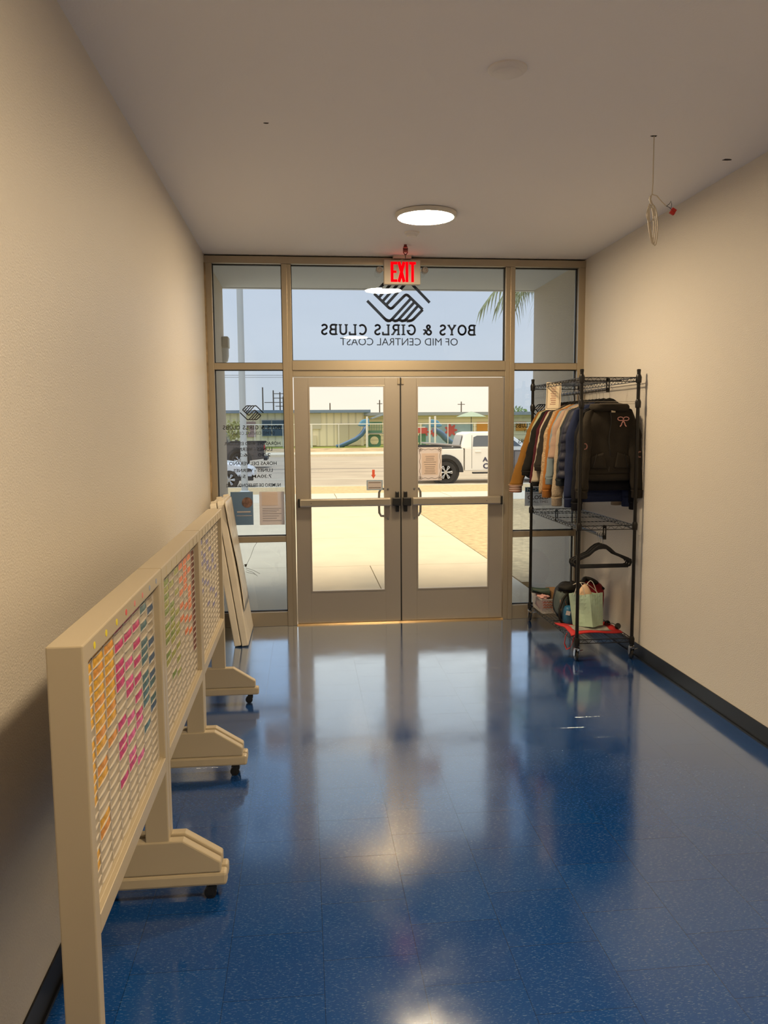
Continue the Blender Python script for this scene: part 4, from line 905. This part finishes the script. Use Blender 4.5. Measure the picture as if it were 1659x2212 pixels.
# ------------------------------------------------------------------ porch details
t = empty('wall_sconce', (-1.56, 1.35, 2.2), 'cream half-round outdoor wall lamp on the left porch wall', 'wall lamp')
sm_ = mat('sconce_cream', (.52, .46, .36), .6)
MB().box(-1.62, -1.555, 1.27, 1.43, 2.50, 2.61).build('housing', sm_, t, bevel=.01)
rg = [[(-1.62+r*math.cos(a), 1.35+.08*math.sin(a)*(r/.09), z) for a in [-pi/2+pi*k/14 for k in range(15)]] for r, z in ((.062, 2.50), (.062, 2.42), (.05, 2.37), (.015, 2.345))]
MB().rings(rg).build('lamp_shade', mat('sconce_glass', (.62, .60, .55), .3), t, smooth=True)

# ------------------------------------------------------------------ outdoors
conc = mat('warm_concrete', (.74, .60, .40), .9, var=.05, vscale=2.2, bump=.1)
conc2 = mat('pale_concrete', (.74, .64, .47), .9, var=.05)
asph = mat('worn_asphalt', (.47, .38, .275), .95, var=.10, vscale=.5)
dry = mat('dry_grass', (.62, .44, .22), 1, var=.22, vscale=9, bump=.8, bscale=30)
def slabq(pts, t=.08):  # top polygon (x,y,z) -> solid
    n = len(pts); mb = MB(); return mb.add(list(pts)+[(a, b, c-t) for a, b, c in pts], [tuple(range(n)), tuple(range(n, 2*n))[::-1]]+[(i, (i+1) % n, n+(i+1) % n, n+i) for i in range(n)])
gz = lambda y: 0 if y < 2 else (-.10*(y-2)/10.4 if y < 12.4 else -.10-.10*(y-12.4)/6.6)
# front walk as separate pours with joints
ys = [.06, 2.9, 5.6, 8.9, 12.4]
for a, b in zip(ys, ys[1:]):
    for x0, x1 in (((-14, -.04), (-.03, 1.52)) if a < 1 else ((-14, 1.52),)):
        if a > .06 and a < 9 and False: continue
        tag(slabq([(x0, a+.004, gz(a)-.002), (x1, a+.004, gz(a)-.002), (x1, b-.004, gz(b)-.002), (x0, b-.004, gz(b)-.002)]).build('front_walk', conc), kind='structure')
tag(slabq([(-60, -1, -.06), (60, -1, -.06), (60, 12.4, -.16), (-60, 12.4, -.16)], .5).build('ground', mat('joint_soil', (.30, .24, .16), 1)), kind='structure')
tag(slabq([(1.54, 1.6, gz(1.6)-.004), (60, 1.6, gz(1.6)-.004), (60, 12.4, gz(12.4)-.004), (1.54, 12.4, gz(12.4)-.004)], .06).build('lawn', dry), kind='structure')
x = -42.0
while x < 60:
    tag(slabq([(x, 12.41, gz(12.41)), (x+2.98, 12.41, gz(12.41)), (x+2.98, 15.4, gz(15.4)), (x, 15.4, gz(15.4))]).build('sidewalk', conc2), kind='structure'); x += 3.0
tag(slabq([(-60, 15.41, gz(15.4)-.01), (60, 15.41, gz(15.4)-.01), (60, 18.8, gz(18.8)-.01), (-60, 18.8, gz(18.8)-.01)]).build('verge', dry), kind='structure')
tag(MB().box(-60, 60, 18.8, 19.0, -.55, gz(19)).build('kerb', conc2), kind='structure')
tag(MB().box(-60, 60, 19.0, 50, -.6, -.40).build('road', asph), kind='structure')
# painted lane lines and old patches
wl_ = mat('road_paint', (.72, .66, .5), .8); dk = mat('road_patch', (.27, .22, .17), .95, var=.1)
mb = MB(); mb.box(-60, 60, 25.6, 25.72, -.4, -.396).box(-60, 60, 22.0, 22.1, -.4, -.396).box(-60, 60, 42, 42.15, -.4, -.396); tag(mb.build('lane_marking', wl_), kind='structure')
mb = MB(); mb.box(-60, 4.5, 33.2, 33.9, -.4, -.397).box(-60, 60, 19.0, 19.5, -.4, -.397).box(-60, 60, 30.3, 30.5, -.4, -.397).box(6, 60, 37, 37.3, -.4, -.397); tag(mb.build('road_patching', dk), kind='structure')
tag(MB().box(-60, 60, 50, 50.3, -.6, -.22).build('far_kerb', conc2), kind='structure')
tag(slabq([(-60, 50.3, -.23), (60, 50.3, -.23), (60, 53, -.15), (-60, 53, -.15)]).build('far_sidewalk', conc2), kind='structure')
tag(slabq([(-60, 53, -.16), (60, 53, -.16), (60, 57, .03), (-60, 57, .03)], .4).build('dirt_bank', mat('dirt', (.50, .36, .20), 1, var=.25, vscale=1.5)), kind='structure')
tag(slabq([(-60, 57, .03), (60, 57, .03), (60, 90, .1), (-60, 90, .1)], .4).build('school_lawn', mat('green_lawn', (.24, .27, .05), 1, var=.25, vscale=2)), kind='structure')

def vsiding(name, c, s, axis=0):
    m = bpy.data.materials.new(name); m.use_nodes = True; n = m.node_tree; b = n.nodes['Principled BSDF']; b.inputs['Roughness'].default_value = .9
    t = n.nodes.new('ShaderNodeTexCoord'); w = n.nodes.new('ShaderNodeTexWave'); w.bands_direction = 'XZ'[axis > 0]; w.inputs['Scale'].default_value = s
    n.links.new(t.outputs['Object'], w.inputs[0]); r = n.nodes.new('ShaderNodeValToRGB'); r.color_ramp.elements[0].position = 0; r.color_ramp.elements[1].position = .25
    r.color_ramp.elements[0].color = (*[v*.75 for v in c], 1); r.color_ramp.elements[1].color = (*c, 1)
    n.links.new(w.outputs['Fac'], r.inputs[0]); n.links.new(r.outputs[0], b.inputs['Base Color']); return m
sid = vsiding('beige_vertical_siding', (.82, .73, .52), .5); sid2 = vsiding('beige_plank_siding', (.84, .71, .46), .8, 1)
fas = mat('blue_grey_fascia', (.16, .22, .29), .7); rfm = mat('roof_grey', (.30, .32, .33), .8)
# portable classroom, left
t = empty('classroom_building', (-2, 65, .08), 'beige classroom with flat blue-grey roof edge across the street, left side', 'building')
MB().box(-9, 4.35, 62, 66, .08, 2.95).build('wall', sid, t)
MB().box(-9.3, 4.9, 61.4, 66.2, 2.92, 3.17).build('roof', fas, t)
MB().box(-.4, .65, 61.9, 62, 1.55, 2.9).build('vent_panel', mat('pale_panel', (.60, .55, .42), .8), t)
MB().box(-.35, .25, 61.85, 62, .15, 1.0).build('utility_cabinet', mat('cream_cabinet', (.66, .58, .42), .8), t)
for a in (2.0, 3.1): MB().box(a, a+1.0, 61.93, 62, .15, 2.0).build('door', mat('door_beige', (.56, .50, .35), .8), t, bevel=.01)
for a, b in ((-4.35, -3.6), (-3.5, -2.4)):
    f = MB().box(a-.06, b+.06, 61.9, 62, .95, 2.35).build('window', mat('frame_pale', (.5, .5, .45), .8), t)
    MB().box(a, b, 61.87, 61.9, 1.0, 1.6).box(a, b, 61.87, 61.9, 1.68, 2.3).build('pane', mat('blue_dark_glass', (.05, .09, .13), .2), f)
MB().box(-5.8, -4.9, 61.9, 62, .9, 2.2).build('mural_panel', mat('dusty_pink', (.36, .24, .24), .8), t)
# long classroom, right
t = empty('classroom_building', (14, 70, .08), 'long low beige classroom block with grey roof behind the playground', 'building')
MB().box(4.6, 34, 67, 75, .08, 2.75).build('wall', sid2, t)
MB().box(4.4, 34.5, 66.3, 75.5, 2.72, 3.02).build('roof', rfm, t)
mural = mat('pale_blue_mural', (.34, .45, .50), .8, var=.12, vscale=1.2)
MB().box(10.2, 15.0, 66.9, 67, .1, 1.9).build('mural_panel', mural, t)
for k in range(4): a = 15.4+k*1.25; MB().box(a, a+1.0, 66.9, 67, 1.25, 2.05).build('window_panel', mat('orange_panel', (.68, .28, .04), .7), t)
for cx, cz, r in ((12.9, 1.35, .62), (11.3, 1.15, .42), (10.4, 1.2, .45)):
    MB().prism([(cx+r*(.78+.22*math.cos(7*a))*math.cos(a), cz+r*(.78+.22*math.cos(7*a))*math.sin(a)) for a in [2*pi*k/42 for k in range(42)]], 'y', 66.86, 66.9).build('red_mural_flower', mat('mural_red', (.55, .09, .08), .8), t)
# fence with white pipe rails
t = empty('pipe_fence', (5, 58, .05), 'white pipe rail fence along the school lawn across the street', 'fence')
fw = mat('white_pipe', (.75, .73, .65), .6)
MB().tube([(-12, 58, 1.93), (30, 58, 1.93)], .035, 8).build('top_rail', fw, t)
for k in range(19):
    x = -11.5+2.25*k; MB().tube([(x, 58, .04), (x, 58, 1.93)], .03, 8).build('post', fw, t)
for px, zz in ((-.2, 1.9), (4.35, 2.55), (5.85, 2.5), (9.55, 2.5), (10.0, 2.55)):
    tag(MB().tube([(px, 58.4, .04), (px, 58.4, zz)], .08, 8).build('play_post', fw), {-.2: 'short thick white post by classroom corner behind the fence', 4.35: 'white play tower post beside the left slide', 5.85: 'white play tower post right of the green panels', 9.55: 'white play tower post left of the right slide', 10.0: 'white play tower post next to the hood of right slide'}[px], 'post')
# slides
def slide(pts, w, hood, label):
    t = empty('playground_slide', (pts[-1][0], 59, .04), label, 'slide')
    bl = mat('slide_blue', (.12, .22, .42), .35)
    mb = MB(); rg = []
    P = [Vector(p) for p in pts]
    for i, p in enumerate(P):
        d = (P[min(i+1, len(P)-1)]-P[max(i-1, 0)]).normalized(); n = Vector((-d.z, 0, d.x)); n = n if n.z > 0 else -n
        rg.append([p+Vector((0, w*math.cos(a), 0))+n*(-w*.7*math.sin(a)) for a in [pi*k/10 for k in range(11)]])
    vs = [q for r in rg for q in r]; fs = [(i*11+k, i*11+k+1, (i+1)*11+k+1, (i+1)*11+k) for i in range(len(P)-1) for k in range(10)]
    mb.add(vs, fs).build('chute', bl, t, smooth=True, solid=.05)
    hx, hz = hood; s = 1 if pts[-1][0] > pts[0][0] else -1
    MB().prism([(hx-s*.45, hz-.1), (hx-s*.4, hz+.55), (hx+s*.15, hz+.45), (hx+s*.55, hz+.0), (hx+s*.3, hz-.1)], 'y', 58.75, 59.45).build('hood', mat('hood_blue', (.10, .28, .45), .35), t, bevel=.08)
    MB().tube([(pts[-1][0]-s*.3, 59.1, .05), (pts[-1][0]-s*.3, 59.1, .25)], .04, 6).build('foot', mat('slide_foot', (.2, .2, .2), .6), t)
slide([(4.2, 59.1, 1.75), (4.05, 59.1, 1.5), (3.85, 59.1, 1.2), (3.4, 59.1, .85), (2.9, 59.1, .62), (2.4, 59.1, .40), (2.1, 59.1, .28), (1.8, 59.1, .22)], .46, (4.15, 1.85), 'blue curved slide behind the left door glass, descending left')
slide([(10.1, 59.1, 1.6), (10.45, 59.1, 1.45), (10.8, 59.1, 1.2), (11.1, 59.1, .85), (11.5, 59.1, .55), (11.9, 59.1, .40), (12.4, 59.1, .32)], .6, (10.15, 1.75), 'blue slide behind the right door glass, descending right behind the truck')
gp = mat('play_green', (.10, .22, .13), .6)
t = empty('play_tower', (5.1, 59.6, .04), 'green panelled play tower with round hole right of the left slide', 'play tower')
MB().box(4.45, 5.7, 59.6, 59.68, 2.0, 2.12).box(4.45, 5.7, 59.6, 59.68, 1.2, 1.4).build('rail_panel', gp, t)
mb = MB()
for k in range(9): mb.box(4.5+.14*k, 4.56+.14*k, 59.6, 59.66, 1.4, 2.0)
mb.build('balusters', gp, t)
mb = MB(); n = 20; cx, cz, r = 5.05, .55, .36
for k in range(n):
    a, b = 2*pi*k/n, 2*pi*(k+1)/n
    def sqp(a): c_, s_ = math.cos(a), math.sin(a); q = .52/max(abs(c_), abs(s_)); return (cx+q*c_*1.05, cz+q*s_)
    A, B = sqp(a), sqp(b); Cp, D = (cx+r*math.cos(b), cz+r*math.sin(b)), (cx+r*math.cos(a), cz+r*math.sin(a))
    mb.prism([A, B, Cp, D], 'y', 59.6, 59.66)
mb.build('porthole_panel', gp, t)
MB().box(4.45, 5.85, 59.3, 60.5, 1.12, 1.2).build('deck', mat('deck_grey', (.25, .25, .23), .7), t)
MB().obox((5.9, 60, 2.75), (1.1, 0, .36), (0, .7, 0), (-.02, 0, .05)).build('roof_panel', mat('roof_bluegrey', (.25, .30, .33), .6), t)
t = empty('play_tower', (8.6, 59.6, .04), 'red and green play structure left of the right slide', 'play tower')
MB().box(7.7, 9.5, 59.8, 59.88, 1.15, 1.6).build('red_panel', mat('play_red', (.55, .09, .07), .6), t)
MB().box(7.6, 9.4, 59.8, 59.9, 1.6, 1.68).tube([(7.6, 59.8, .05), (7.6, 59.8, 2.1)], .06, 8).tube([(8.0, 59.8, .05), (8.0, 59.8, 1.9)], .04, 8).build('frame', fw, t)
MB().box(8.3, 8.9, 59.8, 59.9, .35, .95).box(8.9, 9.45, 59.9, 60, .1, 1.1).build('green_panel', gp, t)
mb = MB(); mb.rings([[(7.3+r*math.cos(a)*(1+.2*math.sin(3*a)), 59.4+.5*r*math.sin(a), z) for a in [2*pi*k/12 for k in range(12)]] for r, z in ((.75, .05), (.7, .4), (.45, .8), (.2, 1.05))])
tag(mb.build('climbing_rock', mat('speckled_blue', (.16, .22, .36), .8, var=.6, vscale=6)), 'speckled blue climbing rock left of the white truck bed', 'climbing rock')
t = empty('parasol', (13.8, 62, .05), 'pale green parasol above the right classroom windows', 'parasol')
MB().tube([(13.8, 62, .05), (13.8, 62, 2.9)], .03, 8).build('pole', M['black'], t)
MB().rings([[(13.8+r*math.cos(a), 62+r*math.sin(a), z) for a in [2*pi*k/8 for k in range(8)]] for r, z in ((1.35, 2.52), (.7, 2.78), (.05, 2.98))], True, True).build('canopy', mat('sage_canopy', (.36, .44, .34), .8), t)
# utility poles and wires
wood = mat('pole_wood', (.12, .09, .07), .9)
def upole(x, y, h, arms, label):
    t = empty('utility_pole', (x, y, .1), label, 'utility pole')
    MB().tube([(x, y, .1), (x, y, h)], [.075, .06], 8).build('pole', wood, t)
    for z, w in arms: MB().box(x-w, x+w, y-.04, y+.04, z-.035, z+.035).build('crossarm', wood, t)
upole(-4.9, 75, 5.75, [], 'bare thin utility pole above the left classroom roof')
upole(-3.8, 74, 5.4, [(4.2, .9)], 'utility pole with long low crossarm above the left classroom roof')
upole(-3.2, 76, 5.3, [(5.15, .6), (4.7, .7)], 'utility pole with two crossarms nearest the door frame')
upole(-2.9, 77, 4.9, [(3.9, .8)], 'short utility pole with low crossarm close to the door frame')
upole(7.46, 80, 4.6, [(4.2, .3)], 'distant utility pole above the roof between the two door leaves')
upole(16.5, 80, 4.4, [(4.1, .4)], 'distant utility pole above the right classroom roof')
upole(2.05, 80, 4.3, [], 'short distant mast above the left classroom roof')
for z, y in ((6.95, 75), (6.75, 75)):
    tag(MB().tube([(-30+3*i, y, z+.02*(i-10)**2*.05) for i in range(17)], .02, 5).build('overhead_wire', M['black']), ('upper' if z > 6.8 else 'lower')+' black overhead wire crossing the sky behind left side glass', 'wire')
# flagpole
t = empty('flagpole', (-2.53, 16.0, gz(16)), 'tall pale grey flagpole on the verge seen through left side glass', 'flagpole')
MB().tube([(-2.53, 16, gz(16)), (-2.53, 16, 9)], [.095, .085], 16).build('pole', mat('pale_grey_metal', (.50, .50, .48), .4), t, smooth=True)
MB().lathe([(.20, 0), (.20, .03), (.13, .06), (.10, .08)], (-2.53, 16, gz(16)), seg=24).build('base_flange', mat('flange_white', (.66, .66, .62), .5), t)
# trees
def tree(x, y, z0, h, r, label, col, n=260, trunk=True):
    t = empty('leafy_tree', (x, y, z0), label, 'tree')
    MB().tube([(x, y, z0), (x+.1, y, z0+h*.4)], [.14, .08], 8).build('trunk', wood, t)
    mb = MB()
    for k in range(n):
        a = random.random()*2*pi; b = math.acos(1-2*random.random()); q = r*(.5+.5*random.random())
        c = Vector((x+q*math.sin(b)*math.cos(a), y+q*math.sin(b)*math.sin(a), z0+h*.62+q*.8*math.cos(b)))
        s = r*.13; u = Vector((random.random()-.5, random.random()-.5, random.random()-.5)).normalized()*s; v = u.orthogonal().normalized()*s*.6
        mb.add([c-u, c+v, c+u, c-v], [(0, 1, 2, 3)])
    mb.build('foliage', mat('leaf_'+label.split()[0], col, .8, var=.3), t)
tree(-5.0, 42, -.1, 2.7, .9, 'yellowgreen bushy tree at left beside the flagpole', (.30, .30, .08))
tree(22.4, 78, .1, 4.2, 1.4, 'green treetop above the roof at the right door edge', (.22, .30, .08))
# palm at the right
t = empty('palm_tree', (3.55, 9.2, gz(9.2)), 'palm tree with drooping fronds hanging below the porch roof at right', 'palm tree')
MB().tube([(4.25, 9.3, gz(9.2)), (4.2, 9.3, 2), (4.13, 9.3, 4.9)], [.17, .14, .15], 12).build('trunk', mat('palm_bark', (.16, .12, .08), 1, bump=.6), t)
pm = mat('palm_leaf', (.30, .31, .15), .7, var=.3)
for k in range(15):
    a = 2*pi*k/15+.2; mb = MB(); dx, dy = math.cos(a), math.sin(a); Lf = 1.05+.25*math.sin(k*2.3); st = []
    for i in range(9):
        v = i/8; st.append(Vector((4.12+dx*Lf*v, 9.3+dy*Lf*v, 4.85+.25*math.sin(v*2.2)-.75*v*v-.1)))
    mb.tube(st, .012, 5)
    sidev = Vector((-dy, dx, 0))
    for i in range(1, 9):
        for s in (-1, 1):
            for q in range(2):
                p0 = st[i]-(st[i]-st[i-1])*q/2; ln = .5*(1-.35*abs(i/8-.5))
                tip = p0+sidev*s*ln*(.32+.1*random.random())+Vector((dx*.12, dy*.12, -ln*(.85+.3*random.random())))
                w = Vector((dx, dy, 0))*.014; mid = p0*.5+tip*.5+Vector((0, 0, .07))
                mb.add([p0-w, p0+w, mid+w, mid-w, tip], [(0, 1, 2, 3), (3, 2, 4)])
    mb.build('frond', pm, t)

# vehicles
def wheel(mb_t, x, y, z, r, w, parent, rim=M['steel'], face=-1):
    tm = mat('tyre_rubber', (.03, .028, .027), .85)
    wh = MB().lathe([(r*.62, -w/2), (r*.95, -w/2), (r, -w*.3), (r, w*.3), (r*.95, w/2), (r*.62, w/2)], (x, y, z), 'y', 40).build('wheel', tm, parent, smooth=True)
    MB().lathe([(r*.60, 0), (r*.60, .01)], (x, y+face*w/2, z), 'y', 32).build('rim_plate', mat('rim_dark', (.05, .05, .05), .4, .5), wh)
    mb = MB(); yy = y+face*(w/2+.012)
    for k in range(6):
        a = 2*pi*k/6
        for da in (-.16, .16):
            p0 = (x+.16*r*math.cos(a), yy, z+.16*r*math.sin(a)); p1 = (x+.58*r*math.cos(a+da), yy, z+.58*r*math.sin(a+da)); mb.tube([p0, p1], .018, 6)
        mb.tube([(x+.57*r*math.cos(a+q), yy, z+.57*r*math.sin(a+q)) for q in (-.16, 0, .16)], .018, 6)
    mb.lathe([(.17*r, -.01), (.17*r, .01)], (x, yy, z), 'y', 16)
    mb.build('rim_spokes', rim, wh)
def pickup(x0, y0, g, s, body_m, label, letter=False):
    """x0: tailgate; s: +1 faces +x; near side at y0"""
    t = empty('pickup_truck', (x0+s*2.9, y0+.97, g), label, 'truck')
    X = lambda u: x0+s*u; Z = lambda v: g+v
    y1 = y0+1.95
    def arch(cx, r=.56, n=10): return [(cx+r*math.cos(pi-pi*i/n), .42+r*math.sin(pi-pi*i/n)*1.0) for i in range(n+1)]
    # bed and cab lower body
    bed = [(.0, .55)]+[(.06, .50)]+arch(1.30)+[(1.98, .48), (1.98, 1.27), (1.90, 1.30), (.04, 1.28)]
    MB().prism([(X(a), Z(b)) for a, b in bed], 'y', y0, y1).build('bed_side', body_m, t, bevel=.03)
    cab = [(2.02, .48), (4.62, .48)]+arch(5.15)+[(5.75, .50), (5.85, .60), (5.85, 1.05), (5.70, 1.22), (4.35, 1.33), (2.02, 1.30)]
    MB().prism([(X(a), Z(b)) for a, b in cab], 'y', y0, y1).build('cab_body', body_m, t, bevel=.03)
    # greenhouse
    gh0 = [(1.86, 1.28), (2.02, 1.84), (2.25, 1.90), (3.45, 1.90), (3.75, 1.82), (4.45, 1.32)]
    mb = MB(); n = len(gh0)
    vs = [(X(a), y0+.02+.16*((b-1.28)/.6), Z(b)) for a, b in gh0]+[(X(a), y1-.02-.16*((b-1.28)/.6), Z(b)) for a, b in gh0]
    mb.add(vs, [tuple(range(n)), tuple(range(n, 2*n))]+[(i, (i+1) % n, n+(i+1) % n, n+i) for i in range(n)]).build('cab_roof', body_m, t, bevel=.05, seg=3)
    gl = mat('vehicle_glass', (.10, .11, .12), .08, coat=.5)
    yo = lambda b: y0+.008+.16*((b-1.28)/.6)
    for q in ([(2.32, 1.36), (3.02, 1.36), (3.02, 1.76), (2.50, 1.76), (2.36, 1.70)], [(3.14, 1.36), (4.15, 1.36), (3.66, 1.74), (3.5, 1.77), (3.14, 1.77)]):
        mb = MB(); vs = [(X(a), yo(b), Z(b)) for a, b in q]+[(X(a), yo(b)+.02, Z(b)) for a, b in q]; n = len(q)
        mb.add(vs, [tuple(range(n)), tuple(range(n, 2*n))]+[(i, (i+1) % n, n+(i+1) % n, n+i) for i in range(n)]).build('side_window', gl, t)
    a0, a1 = Vector((X(1.875), 0, Z(1.36))), Vector((X(1.985), 0, Z(1.77)))
    mb = MB(); mb.add([(a0.x-s*.02, y0+.22, a0.z), (a0.x-s*.02, y1-.22, a0.z), (a1.x-s*.02, y1-.30, a1.z), (a1.x-s*.02, y0+.30, a1.z)], [(0, 1, 2, 3)]).build('rear_window', gl, t, solid=.02)
    # bed rail cap and cover, flares, trim
    blk = mat('vehicle_black_trim', (.025, .025, .027), .5)
    MB().box(min(X(-.02), X(1.9)), max(X(-.02), X(1.9)), y0+.01, y0+.09, Z(1.28), Z(1.33)).box(min(X(-.02), X(1.9)), max(X(-.02), X(1.9)), y1-.09, y1-.01, Z(1.28), Z(1.40)).build('bed_rail', blk, t, bevel=.01)
    for cx in (1.30, 5.15):
        pts = [(cx+.66*math.cos(a), .42+.66*math.sin(a)) for a in [pi*k/12 for k in range(13)]]+[(cx-.50*math.cos(a), .42+.50*math.sin(a)) for a in [pi*k/12 for k in range(13)]]
        MB().prism([(X(a), Z(b)) for a, b in pts], 'y', y0-.05, y0+.12).build('wheel_flare', blk, t, bevel=.015)
        MB().lathe([(.54, .1), (.54, .3)], (X(cx), y0, Z(.45)), 'y', 24).build('wheel_well', blk, t)
        for yy, fc in ((y0+.14, -1), (y1-.14, 1)): wheel(None, X(cx), yy, Z(.42), .42, .27, t, face=fc)
    MB().box(min(X(2.3), X(4.5)), max(X(2.3), X(4.5)), y0-.08, y0+.1, Z(.36), Z(.42)).build('running_board', blk, t, bevel=.02)
    for a in (2.28, 3.08): MB().box(X(a)-.006, X(a)+.006, y0-.002, y0+.01, Z(.55), Z(1.78)).build('door_seam', blk, t)
    MB().box(min(X(2.40), X(2.62)), max(X(2.40), X(2.62)), y0-.025, y0+.01, Z(1.15), Z(1.19)).build('door_handle', body_m, t, bevel=.01)
    MB().box(min(X(-.03), X(.02)), max(X(-.03), X(.02)), y0-.004, y0+.16, Z(.95), Z(1.22)).build('tail_light', mat('tail_red', (.5, .02, .03), .3), t, bevel=.01)
    MB().box(min(X(-.14), X(.05)), max(X(-.14), X(.05)), y0+.05, y1-.05, Z(.42), Z(.60)).build('rear_bumper', blk, t, bevel=.03)
    if letter:
        MB().obox((X(1.25), y0+.8, Z(1.44)), (.62, 0, -.05), (0, .75, 0), (.0, 0, .03)).build('bed_cover', mat('cover_grey', (.30, .28, .27), .5), t, bevel=.01)
        nm = mat('navy_vinyl', (.03, .03, .08), .5)
        text('lettering', 'A', nm, t, X(2.78), Z(.80), .20, .17, y0-.012, off=.03)
        text('lettering', 'C', nm, t, X(2.80), Z(.54), .20, .20, y0-.012, off=.03)
    return t
pickup(3.05, 22.0, -.40, 1, mat('truck_white', (.86, .83, .76), .35, coat=.4), 'white pickup truck parked at kerb behind the right door', True)
pickup(-2.87, 34.6, -.40, -1, mat('truck_charcoal', (.08, .065, .06), .4, coat=.3), 'dark brown pickup truck across the road behind the flagpole', False)
# white saloon at the near kerb, left
t = empty('parked_car', (-4.8, 21.6, -.4), 'white car at the near kerb, only its rounded nose showing by flagpole', 'car')
wc = mat('car_white', (.74, .74, .76), .3, coat=.5)
def carsec(y): return y
prof = [(-7.1, .35), (-2.75, .30), (-2.56, .38), (-2.53, .55), (-2.62, .70), (-2.95, .84), (-3.5, .93), (-3.9, .98), (-4.5, 1.38), (-6.0, 1.42), (-6.8, 1.0), (-7.15, .9), (-7.2, .5)]
MB().prism([(a, b-.4) for a, b in prof], 'y', 20.7, 22.4).build('car_body', wc, t, bevel=.12, seg=4)
MB().prism([(-2.80, .22), (-2.62, .22), (-2.64, .30), (-2.95, .38)], 'y', 20.66, 20.9).build('headlight', mat('headlight_dark', (.08, .08, .09), .1), t, bevel=.01)
MB().prism([(-4.0, .60), (-4.55, .93), (-5.9, .97), (-6.5, .62)], 'y', 20.66, 20.75).build('side_window', mat('vehicle_glass', (.1, .11, .12), .1), t)
MB().box(-3.2, -2.58, 20.66, 20.8, -.10, .05).build('bumper_grille', mat('vehicle_black_trim', (.02, .02, .02), .5), t, bevel=.02)
for cx in (-3.4, -6.3):
    wheel(None, cx, 20.78, -.40+.33, .33, .22, t)
